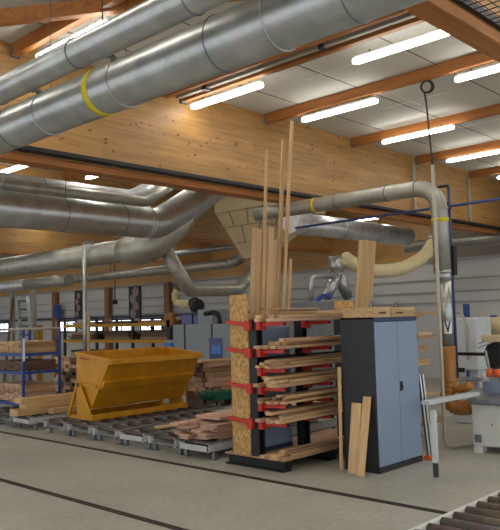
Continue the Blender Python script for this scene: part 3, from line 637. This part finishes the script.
def lean2(px, py): 
    d = _ray(px, py); tt = (7.46-.13*CAM_H)/(d.y+.13*d.z); return V((0, 0, CAM_H))+d*tt
A, B = lean2(367.8, 240.5), lean2(363, 308); s_ = A.z/(A.z-B.z)
board('board', 'wide pale panel standing behind the cabinet, taller than it', None, A+(B-A)*s_, A, .46, .05, 'pale', up=(0, -1, -.13))
a = PY(344, 308, 6.4); 
t = MB().box((a.x-.22, 6.36, 2.068), (a.x+.2, 6.42, 2.2), .003).build('chipboard_offcut', 'osb', None, (a.x, 6.39, 2.068)); tag(t, 'small chipboard offcut standing on the top boards left of the cabinet', 'offcut')

# ------------------------------------------------------------------ roller conveyors on the floor
def floor_conveyor(y0, w, label, x0=6.95, x1=10.0):
    t = thing('roller_conveyor', label, 'conveyor', (x0, y0+w/2, 0), 'low roller conveyors on the floor')
    for yy in (y0, y0+w-.04):
        MB().box((x0, yy, .11), (x1, yy+.01 if yy == y0 else yy+.04, .238)).box((x0, yy, .11), (x1, yy+.04, .12)).box((x0, yy, .228), (x1, yy+.04, .238)).build('side_rail', 'rollwhite', t)
        for x in (x0+.1, (x0+x1)/2, x1-.15):
            MB().box((x, yy-.005, .012), (x+.05, yy+.045, .11), .003).box((x-.03, yy-.02, 0), (x+.08, yy+.06, .012)).build('leg', 'foot', t)
    if y0 in (7.45, 8.9, 12.3): MB().box((x0, y0+.041, .12), (x0+.006, y0+w-.041, .2)).build('end_plate', 'rollwhite', t)
    for x in (x0+.05, x1-.1): MB().box((x, y0+.041, .12), (x+.04, y0+w-.041, .15)).build('cross_member', 'foot', t)
    n = int((x1-x0-.1)/.3)
    for k in range(n):
        x = x0+.1+.3*k
        MB().cyl((x, y0+.042, .214), (x, y0+w-.042, .214), .037, 14).build('roller', 'rollerdull', t)
LANES = [(7.45, .62, 'low roller conveyor nearest the chipboard end of the rack, under the pinkish stack'), (8.17, .62, 'second low roller conveyor from the rack end, under the pinkish stack'), (8.9, .62, 'third low roller conveyor from the rack end, bare rollers'),
         (9.64, .62, 'fourth low roller conveyor from the rack end, in front of the yellow hopper'), (10.38, .66, 'low roller conveyor under the front foot of the yellow hopper'), (11.14, .66, 'low roller conveyor under the rear foot of the yellow hopper')]
for y0, w, lab in LANES: floor_conveyor(y0, w, lab, x1=10.6 if y0 == 10.38 else 10.0)
floor_conveyor(12.3, .62, 'low roller conveyor left of the yellow hopper, under pale planks'); floor_conveyor(13.05, .62, 'low roller conveyor at far left beneath the blue stillage front', x1=8.6)
floor_conveyor(13.8, .62, 'low roller conveyor at far left beneath the blue stillage back', x1=8.6)

# near roller conveyor, lower right corner
t = thing('roller_conveyor', 'waist-high roller conveyor in the lower right corner nearest the camera', 'conveyor', (4.8, 1.9, 0))
zr = .64; a = PZ(426, 527, zr); b_ = PZ(498, 491, zr); y0 = (a.y+b_.y)/2; xs = a.x-1.2
MB().box((xs, y0-.02, zr-.13), (8, y0+.02, zr+.008), .003).build('side_rail', 'white', t)
MB().box((xs, y0-.94, zr-.13), (8, y0-.9, zr-.03), .004).build('side_rail', 'white', t)
q = [PZ(425+11.5*k, 525-5.15*k, zr+.0) for k in range(8)]; sp = (q[-1].x-q[0].x)/7
k0_ = int((q[0].x-xs)/sp)
for k in range(-k0_, int((7.9-q[0].x)/sp)):
    x = q[0].x+sp*k
    MB().cyl((x, y0-.025, zr-.015), (x, y0-.89, zr-.015), .034, 18).build('roller', 'roller', t)
for x in (xs+.1, (xs+8)/2, 7.8):
    for yy in (y0-.0, y0-.94): MB().box((x, yy, 0), (x+.06, yy+.04, zr-.13), .004).build('leg', 'white', t)

# ------------------------------------------------------------------ yellow tipping hopper
HX0, HX1 = 7.38, 9.50; zf = .251
t = thing('tipping_hopper', 'yellow steel tipping skip standing on the low roller conveyors', 'skip', (8.6, 11.0, zf))
sec = [(11.4, 1.43), (10.36, 1.31), (10.93, .46), (11.4, .46)]
s2 = [(11.48, 1.43), (10.39, 1.31), (10.95, .48), (11.48, .48)]
for x in (HX0, HX1-.012): MB().prism(sec, 0, x, x+.012).build('end_plate', 'hop', t)
MB().poly([(HX0+.012, 10.36, 1.31), (HX1-.012, 10.36, 1.31), (HX1-.012, 10.93, .46), (HX0+.012, 10.93, .46), (HX0+.012, 10.375, 1.32), (HX1-.012, 10.375, 1.32), (HX1-.012, 10.945, .47), (HX0+.012, 10.945, .47)], [[0, 1, 2, 3], [7, 6, 5, 4], [0, 4, 5, 1], [3, 2, 6, 7], [0, 3, 7, 4], [1, 5, 6, 2]]).build('front_sheet', 'hop', t)
MB().box((HX0+.012, 11.388, .46), (HX1-.012, 11.4, 1.43)).build('rear_sheet', 'hop', t)
MB().box((HX0+.012, 10.945, .46), (HX1-.012, 11.388, .472)).build('floor_sheet', 'hop', t)
MB().bar((HX0-.02, 10.34, 1.285), (HX1+.02, 10.34, 1.285), .05, .09, ch=.006).build('front_rim', 'hop', t)
MB().bar((HX0-.02, 11.41, 1.42), (HX1+.02, 11.41, 1.42), .05, .06, ch=.006).build('rear_rim', 'hop', t)
for x in (HX0-.022, HX1): MB().bar((x+.012, 11.4, 1.425), (x+.012, 10.34, 1.31), .045, .05, ch=.005).build('end_rim', 'hop', t)
e = (10.36+10.93)/2
MB().prism([(10.60, .97), (10.53, .93), (10.64, .79), (10.70, .83)], 0, HX0+.012, HX1-.012).build('stiffening_rib', 'hop', t)
for x in (HX0-.03, HX1):
    f = MB().bar((x+.012, 11.4, .88), (x+.012, 10.76, .85), .035, .06, ch=.004).build('pivot_bar', 'hop', t)
    MB().prism([(11.30, zf), (10.82, zf), (10.82, zf+.05), (11.2, .9), (11.32, .9)], 0, x-.03, x-.012).build('foot_plate', 'hop', t)
    MB().bar((x-.02, 11.59, zf+.03), (x-.02, 11.3, .86), .05, .05).build('foot_strut', 'hop', t)
    MB().cyl((x-.045, 11.26, .86), (x+.03, 11.26, .86), .035, 12).build('pivot_pin', 'darkgrey', t)
MB().box((HX0-.05, 10.82, zf), (HX1+.05, 10.89, zf+.1), .006).build('base_beam', 'hop', t)
MB().box((HX0-.05, 11.55, zf), (HX1+.03, 11.62, zf+.1), .006).build('base_beam', 'hop', t)
for x in (HX0-.05, HX1-.04): MB().box((x, 10.89, zf), (x+.07, 11.55, zf+.06), .006).build('base_beam', 'hop', t)
m = MB(); yy = 11.28
m.poly([(HX0-.002, yy, 1.36), (HX0-.002, yy-.3, 1.325), (HX0-.002, yy-.3, 1.295), (HX0-.002, yy, 1.325), (HX0, yy, 1.36), (HX0, yy-.3, 1.325), (HX0, yy-.3, 1.295), (HX0, yy, 1.325)], [[0, 1, 2, 3], [7, 6, 5, 4], [0, 4, 5, 1], [3, 2, 6, 7], [0, 3, 7, 4], [1, 5, 6, 2]])
m.build('red_marking', 'redpaint', t)

# ------------------------------------------------------------------ timber stacks
def pile(x0, x1, y0, y1, z0, layers, per, th, mat, what, group, yaw=.0, jit=.12, gap=0, fan=0):
    w = (y1-y0)/per
    for l in range(layers):
        for i in range(per):
            a = x0+random.uniform(0, jit); b_ = x1+random.uniform(-jit, jit); y = y0+w*(i+.5); z = z0+th*(l+.5)+gap*l
            dy = random.uniform(-fan, fan) if l == layers-1 else 0
            lab = '%s board from front, %s, %s' % (ORD[i], 'top layer' if l == layers-1 else 'bottom layer' if l == 0 else ORD[l]+' layer up', what)
            board('board', lab, group, (a, y, z), (b_, y+yaw+dy, z), w*random.uniform(.9, .985), th-.002, mat if isinstance(mat, str) else random.choice(mat))
def bearer(x, y0, y1, z0, z1, lab):
    tag(MB().box((x, y0, z0), (x+.08, y1, z1), .004).build('bearer_block', 'darkwood', None, (x, y0, z0)), lab, 'bearer', 'bearers under timber stacks')
pile(6.95, 9.6, 7.5, 8.3, .252, 6, 4, .036, 'pink', 'pinkish stack beside the rack', 'pinkish boards on the conveyors', jit=.3)
pile(7.3, 9.6, 7.6, 8.15, .252+.217, 2, 2, .04, 'pink', 'crooked courses on top of the pinkish stack', 'pinkish boards on the conveyors', jit=.4, yaw=.08)
board('board', 'lone pale plank lying along the bare rollers left of the pinkish stack', None, (7.4, 9.15, .268), (9.9, 8.75, .268), .16, .03, 'pine')
for k, x in enumerate((10.9, 11.9, 12.8)): bearer(x, 11.25, 12.4, 0, .3, ['front', 'middle', 'rear'][k]+' bearer block under the brown stack behind the hopper')
pile(10.6, 13.2, 11.3, 12.35, .302, 7, 4, .1, ['rough_', 'darkwood', 'pink', 'rough_'], 'brown stack right of the yellow hopper', 'brown boards stacked behind the hopper', jit=.25, gap=.008)
board('board', 'pale plank lying on top of the brown stack right of the yellow hopper', None, (10.45, 11.5, 1.078), (13.1, 11.55, 1.078), .3, .04, 'pale')
# green clamp box
a = PX(208, 402, 9.9)
t = thing('clamp_machine', 'small dark green machine on the rollers right of the yellow hopper', 'machine', (10.2, 10.7, .251))
MB().box((10.0, 10.45, .34), (10.45, 10.95, .53), .03).build('body', 'green', t)
MB().cyl((9.95, 10.55, .46), (9.95, 10.9, .46), .045, 14).build('motor', 'green', t)
for x in (10.05, 10.36):
    for y in (10.5, 10.87): MB().box((x, y, .251), (x+.04, y+.04, .34)).build('foot', 'black', t)
MB().tube([(10.1, 10.7, .53), (10.1, 10.7, .59), (10.35, 10.7, .59), (10.35, 10.7, .53)], .012, 8, .03).build('handle', 'blackmetal', t)

# blue stillage with timber at far left
SX0, SX1, SY0, SY1 = 7.25, 8.12, 13.1, 14.35
t = thing('stillage', 'blue steel stillage frame full of timber at the left edge', 'stillage', (8.2, 13.7, .251))
ux = [SX0, SX1-.05]
for x in ux:
    for y in (SY0, SY1-.05): MB().box((x, y, .251), (x+.05, y+.05, 1.86), .004).build('post', 'blue', t)
for z in (.36, .98, 1.34):
    for y in (SY0, SY1-.05): MB().box((SX0+.05, y+.01, z), (SX1-.05, y+.04, z+.06), .003).build('rail', 'blue', t)
    for x in ux: MB().box((x+.01, SY0+.05, z), (x+.04, SY1-.05, z+.06), .003).build('rail', 'blue', t)
for y in (SY0, SY1-.05): MB().cyl((SX0, y+.025, 1.88), (SX1, y+.025, 1.88), .025, 10).build('top_tube', 'conduit', t)
for x in ux: MB().cyl((x+.025, SY0, 1.88), (x+.025, SY1, 1.88), .025, 10).build('top_tube', 'conduit', t)
MB().box((SX0-.002, SY0-.004, 1.25), (SX0+.05, SY0-.001, 1.7)).build('label_strip', 'sticker', t)
pile(7.33, 8.04, SY0+.08, SY1-.08, .425, 7, 5, .05, ['pink', 'rough_'], 'lowest load in the blue stillage', 'timber in the blue stillage', jit=.03)
pile(7.33, 8.04, SY0+.08, SY1-.08, 1.042, 4, 4, .05, ['darkwood'], 'middle load in the blue stillage', 'timber in the blue stillage', jit=.03)
pile(7.33, 8.04, SY0+.08, SY1-.08, 1.402, 5, 5, .045, ['rough_', 'stick'], 'top load in the blue stillage', 'timber in the blue stillage', jit=.03)
# pale planks in front of it
for (xa, xb, y, z, w, th, lab) in ((6.85, 9.3, 12.72, .252, .28, .12, 'bottom thick pale beam on the conveyor left of the hopper'), (7.05, 9.2, 12.74, .374, .26, .1, 'middle thick pale beam on the conveyor left of the hopper'), (6.95, 9.4, 12.76, .476, .25, .09, 'top thick pale beam on the conveyor left of the hopper')):
    board('pale_beam', lab, 'pale beams left of the hopper', (xa, y, z+th/2), (xb, y+.03, z+th/2), w, th, 'pale')
board('pale_beam', 'short pale block end lying on the conveyor close to the hopper foot', None, (7.45, 12.42, .30), (8.6, 12.44, .30), .16, .1, 'pale')
# stacks between the stillage and the hopper
for k, x in enumerate((9.1, 10.3)): bearer(x, 13.85, 15.05, 0, .4, ['front', 'rear'][k]+' bearer block under the stack behind the blue stillage')
pile(8.95, 10.8, 13.9, 15.0, .402, 10, 4, .08, ['rough_', 'pine', 'darkwood'], 'tall stack between blue stillage and yellow hopper', 'boards stacked behind the stillage', jit=.25)

# ------------------------------------------------------------------ pallet rack in the background
a, b_ = PX(64, 335, 16.2), PX(172, 332, 16.2); ya, yb = a.y, b_.y
t = thing('pallet_rack', 'pallet rack with yellow beams behind the yellow hopper', 'rack', (16.7, (ya+yb)/2, 0))
for y in (ya, ya-(ya-yb)/3, ya-(ya-yb)*2/3, yb):
    for x in (16.2, 17.15): MB().box((x, y-.05, 0), (x+.08, y+.05, 2.12)).build('upright', 'darkgrey', t)
    for z in (.6, 1.5, 2.0): MB().bar((16.24, y, z), (17.19, y, z-.3), .03, .03).build('brace', 'darkgrey', t)
for z in (1.2, 1.80):
    for x in (16.16, 17.19): MB().box((x, yb, z), (x+.05, ya, z+.12), .004).build('beam', 'yellowbeam', t)
    MB().box((16.21, yb, z+.09), (17.19, ya, z+.118)).build('shelf_deck', 'darkwood', t)
names = ['left', 'middle', 'right']
for lv, z in enumerate((.0, 1.322, 1.922)):
    for k in range(3):
        y1 = ya-.25-(ya-yb)/3*k; y0 = y1-(ya-yb)/3+.45
        for l in range((9, 3, 1)[lv]):
            for i in range(2):
                tag(MB().box((16.32+.42*i, y0+random.uniform(0, .2), z+.1*l), (16.7+.42*i, y1-random.uniform(0, .2), z+.1*l+.096), .006).build('timber_pack', random.choice(('darkwood', 'rough_', 'darkwood')), None, (16.5, y0, z+.1*l)),
                    '%s timber pack, %s course, %s bay, %s of the yellow rack' % (['front', 'back'][i], ORD[l], names[k], ['floor level', 'lower beams', 'upper beams'][lv]), 'timber', 'timber packs on the pallet rack')

# ------------------------------------------------------------------ grey machining centre, centre background
XM = 14.0
def wbox(p0, q0, p1, q1, x0, x1, ch=.01):
    a, b_ = PX(p0, q0, x0), PX(p1, q1, x0); return MB().box((x0, b_.y, b_.z), (x1, a.y, a.z), ch)
a, b_ = PX(173, 326, XM), PX(233, 322, XM)
zt = (a.z+b_.z)/2
t = thing('machining_centre', 'large grey panelled machine with a blue window behind the yellow hopper', 'machine', (XM+.8, (a.y+b_.y)/2, 0))
MB().box((XM+.03, b_.y, 0), (XM+1.6, a.y, zt-.02), .02).build('housing', 'grey', t)
edges = [PX(p, 340, XM).y for p in (172.5, 184.8, 212, 233)]
for i in range(3): 
    pnl = MB().box((XM, edges[i+1]+.03, .1), (XM+.03, edges[i]-.03, zt), .008).build('panel', 'grey', t)
    MB().box((XM-.004, edges[i+1]-.02, .1), (XM+.03, edges[i+1]+.028, zt)).build('panel_joint', 'blackmetal', t)
wbox(209, 338, 222.5, 361, XM-.012, XM).build('window', 'bluepane', t)
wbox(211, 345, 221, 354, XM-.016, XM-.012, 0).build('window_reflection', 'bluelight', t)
MB().box((XM+.3, PX(205, 320, XM).y, zt-.01), (XM+1.2, PX(190, 320, XM).y, PX(190, 310, XM+.3).z), .02).build('control_box', 'grey', t)
MB().box((XM+.4, PX(182, 320, XM).y, zt-.01), (XM+1.2, PX(171, 320, XM).y, PX(171, 315, XM).z), .02).build('blue_screen', 'bluepane', t)
MB().box((XM+.4, PX(189, 320, XM).y, zt-.01), (XM+1.2, PX(183, 320, XM).y, PX(183, 315, XM).z), .02).build('blue_screen', 'bluepane', t)
MB().tube([PX(205, 314, XM+.3), PX(214, 312, XM+.3), PX(219, 315, XM+.3), PX(220, 326, XM+.3)], .07, 12, .3).build('black_hose', 'black', t)
c_ = PX(197, 306, XM+.6); MB().tube([(c_.x, c_.y+.12, c_.z), (c_.x, c_.y-.12, c_.z)], .2, 20).build('fan_housing', 'black', t); MB().box((c_.x-.1, c_.y-.1, zt+.1), (c_.x+.1, c_.y+.1, c_.z)).build('fan_stand', 'darkgrey', t)
wbox(163, 343, 171, 354, XM-.1, XM+.2).build('blue_console', 'bluelight', t)
MB().box((XM-.02, PX(171, 350, XM-.1).y, .0), (XM+.1, PX(164, 350, XM-.1).y, 1.4)).build('console_post', 'grey', t)
c_ = PX(168, 320, XM+1); 
MB().cyl((XM+1, c_.y, c_.z), (XM+1.15, c_.y, c_.z), .24, 20).build('hose_reel', 'amber', t); MB().box((XM+1.0, c_.y-.08, 0), (XM+1.15, c_.y+.08, c_.z)).build('reel_post', 'darkgrey', t)

# ------------------------------------------------------------------ ladder and posts far left
def vpost(px0, px1, X, z1, mat, name, label, cat='post'):
    a, b_ = PX(px0, 320, X), PX(px1, 320, X)
    t = thing(name, label, cat, (X, (a.y+b_.y)/2, 0))
    MB().box((X, b_.y, .012), (X+.12, a.y, z1), .01).build('shaft', mat, t); MB().box((X-.05, b_.y-.05, 0), (X+.17, a.y+.05, .012)).build('base_plate', 'darkgrey', t)
vpost(29.5, 33.5, 12.3, 3.3, 'conduit', 'steel_post', 'wide grey post right of the ladder at far left')
vpost(9.5, 12, 12.3, 3.2, 'conduit', 'steel_post', 'thin grey post left of the ladder at far left')
vpost(35, 39.5, 12.6, 1.95, 'yellowbeam', 'guard_post', 'yellow guard post beside the wide grey post at far left')
a, b_ = PX(53.5, 305, 19.6), PX(58.5, 318, 19.6); tag(MB().box((19.6, b_.y, b_.z), (19.74, a.y, a.z), .02).build('switch_box', 'blue', None, (19.7, a.y, b_.z)), 'blue switch box fixed on the brown wall column beside the ladder', 'box')
a = PX(86.5, 315, 10.5); board('board', 'brown plank standing upright right beside the grey duct post', None, (10.5, a.y, 0), (10.55, a.y, a.z), .14, .04, 'stick', up=(-1, 0, 0))
a, b_ = PX(13, 298, 12.0), PX(8, 345, 11.8); s_ = a.z/(a.z-b_.z); board('board', 'dark brown board leaning left of the ladder', None, a+(b_-a)*s_, a, .14, .03, 'darkwood', up=(-1, 0, 0))
t = thing('ladder', 'aluminium ladder standing upright at far left behind the stillage', 'ladder', (12, 21.5, 0))
la, lb = PX(18.5, 297, 12.0), PX(20.5, 345, 11.8); ra, rb = PX(27.5, 297, 12.0), PX(31.5, 345, 11.8)
la2 = la+(lb-la)*(la.z/(la.z-lb.z)); ra2 = ra+(rb-ra)*(ra.z/(ra.z-rb.z))
MB().bar(la2, la, .1, .05).build('side_rail', 'aluminium', t); MB().bar(ra2, ra, .1, .05).build('side_rail', 'aluminium', t)
for k in range(1, 11):
    s_ = k/10.5; MB().cyl(la2.lerp(la, s_), ra2.lerp(ra, s_), .036, 8).build('rung', 'midgrey', t)
# hanging switch pendant near the far wall
a = PX(115, 300, 18)
t = thing('pendant_switch', 'small black switch pendant hanging in front of the far wall', 'switch', (18, a.y, a.z))
MB().cyl((18, a.y, a.z), (18, a.y, ZC), .02, 8).build('cable', 'black', t); MB().box((17.92, a.y-.08, a.z-.18), (18.08, a.y+.08, a.z), .02).build('handset', 'black', t)

# ------------------------------------------------------------------ spindle machine at right
MX, MY = 9.64, 4.84
t = thing('moulder_machine', 'white woodworking machine with steel table, black guard and orange knobs, right edge', 'machine', (MX+.7, 4.1, 0))
MB().box((MX, 3.2, .1), (MX+1.3, MY, .68), .012).build('body', 'white', t)
for (x, y) in ((MX, MY-.14), (MX, 3.2), (MX+1.16, MY-.14), (MX+1.16, 3.2)): MB().box((x+.004, y+.004, 0), (x+.136, y+.136, .1)).build('foot', 'white', t)
MB().box((MX-.1, 3.1, .70), (MX+1.5, MY+.01, .76), .006).build('table', 'tablesteel', t)
MB().box((MX+.1, 3.3, .68), (MX+1.2, MY-.1, .70)).build('table_frame', 'midgrey', t)
c_ = PX(478.5, 438, MX); MB().box((MX-.02, c_.y-.05, c_.z-.06), (MX, c_.y+.05, c_.z+.05), .006).build('switch_plate', 'midgrey', t)
c_ = PX(492, 425, MX); MB().cyl((MX-.01, c_.y, c_.z), (MX, c_.y, c_.z), .012, 8).build('bolt', 'darkgrey', t)
XF = 10.25
def fbox(p0, q0, p1, q1, x0, x1, ch=.008): return wbox(p0, q0, p1, q1, x0, x1, ch)
a, b_ = PX(482, 382, XF), PX(516, 398, XF); MB().box((XF, b_.y, .76), (XF+.5, a.y, a.z), .012).build('fence_body', 'cabdoor', t)
g_ = [PX(*q, XF+.1) for q in ((484, 352), (488, 343), (497, 340), (500, 345), (500, 364), (496, 369), (487, 367))]
MB().prism([(p.y, p.z) for p in g_], 0, XF+.1, XF+.22).build('guard', 'black', t)
for q0, q1 in (((478, 344), (500, 336)), ((478, 348), (500, 339))): MB().cyl(PX(*q0, XF-.05), PX(*q1, XF+.05), .009, 8).build('rod', 'aluminium', t)
a, b_ = PX(480, 338, XF+.05), PX(506, 333, XF+.05); MB().box((XF-.02, b_.y, a.z-.06), (XF+.1, a.y-.05, a.z+.05), .02).build('arm', 'beige', t)
for q in (0, .6): MB().cyl(PX(485+2*q, 350, XF-.03), PX(490+2*q, 376, XF-.03), .008, 8).build('rod', 'aluminium', t)
MB().cyl(PX(485, 376, XF-.05)+V((0, 0, -.07)), PX(485, 376, XF-.05)+V((0, 0, .06)), .06, 14).build('knob_base', 'offwhite', t)
for p in (489.5, 497.5):
    k1 = PX(p, 373, XF-.08); MB().cyl(k1+V((0, 0, -.055)), k1+V((0, 0, .055)), .045, 14).build('knob', 'orange', t)
a = PX(500, 350, XF+.2); MB().box((XF+.2, a.y-.6, .76), (XF+.5, a.y-.02, 1.45), .02).build('motor_head', 'beige', t)
a = PX(455, 353, XF+.1); b_ = PX(486, 355, XF+.1); MB().bar((XF+.1, a.y, (a.z+b_.z)/2), (XF+.1, b_.y, (a.z+b_.z)/2), .05, .05).build('fence_bar', 'blackmetal', t)
p0, p1 = PZ(425, 403, .82), PZ(476, 393.5, .82)
t = thing('outrigger_table', 'pale outrigger arm reaching left from the machine table on one thin post', 'support', (7.93, 4.48, 0))
dz_ = (p1-p0).normalized(); pe = p0+(p1-p0)*.985
MB().bar(p0, pe, .13, .05, ch=.006).build('arm', 'offwhite', t)
po = PZ(436.2, 477, 0)
MB().box((po.x-.03, po.y-.03, .17), (po.x+.03, po.y+.03, .795), .004).build('post', 'offwhite', t)
MB().box((po.x-.026, po.y-.026, 0), (po.x+.026, po.y+.026, .17), .004).build('foot', 'darkgrey', t)
# stick and orange foot leaning by the cabinet
a, b_ = PZ(430, 458, .02), PX(420, 374, 8.86)
t = thing('push_prop', 'two thin grey props with an orange foot leaning behind the cabinet', 'prop', (a.x, a.y, 0))
for q in (-.03, .05): MB().bar((a.x+q, a.y, .05), (b_.x+q, b_.y, b_.z), .03, .045, ch=.004).build('shaft', 'aluminium', t)
MB().box((a.x-.07, a.y-.06, 0), (a.x+.1, a.y+.06, .06), .015).build('foot', 'orange', t)
# white cabinet machine behind
X = 12.0; a, b_ = PX(453.5, 318, X), PX(476, 318, X)
t = thing('bandsaw', 'tall white sheet-metal machine behind the vertical pipe at right', 'machine', (X+.3, (a.y+b_.y)/2, 0))
MB().box((X, b_.y, .95), (X+.6, a.y, a.z), .03).build('upper_housing', 'offwhite', t)
MB().box((X, b_.y-.25, 0), (X+.7, a.y+.05, .62), .03).build('lower_housing', 'offwhite', t)
MB().box((X+.1, b_.y+.05, .62), (X+.45, a.y-.2, .95), .02).build('column', 'offwhite', t)
MB().box((X-.15, b_.y-.3, .78), (X+.1, a.y+.1, .83), .01).build('table', 'tablesteel', t)
c_ = PX(461.5, 370, X-.02); MB().box((X-.03, c_.y-.06, c_.z-.04), (X, c_.y+.06, c_.z+.04), .01).build('switch', 'black', t)
MB().tube([PX(455, 313, X+.1), PX(462, 312, X+.05), PX(466, 325, X-.04), PX(468, 360, X-.04)], .018, 8, .2).build('hose', 'conduit', t)
# background equipment by the far wall at right
t = thing('blue_frame', 'blue steel frame standing by the far wall at right', 'frame', (17, 8, 0))
a, b_ = PX(466, 320, 17), PX(493, 320, 17)
for y in (a.y, b_.y): MB().box((17, y-.07, 0), (17.1, y+.07, 2.2 if y == a.y else 1.9), .01).build('post', 'blue', t)
for z in (1.5, .7): MB().box((17.02, b_.y+.07, z), (17.08, a.y-.07, z+.08), .01).build('rail', 'blue', t)
a = PX(496, 317, 15)
t = thing('white_drum', 'cream drum on a grey cabinet at the right edge behind the machine', 'drum', (15, a.y, 0))
MB().cyl((15, a.y-.1, 1.5), (15, a.y-.1, a.z), .22, 20).build('drum', 'beige', t); MB().box((14.7, a.y-.5, 0), (15.4, a.y+.3, 1.5), .02).build('cabinet', 'midgrey', t)
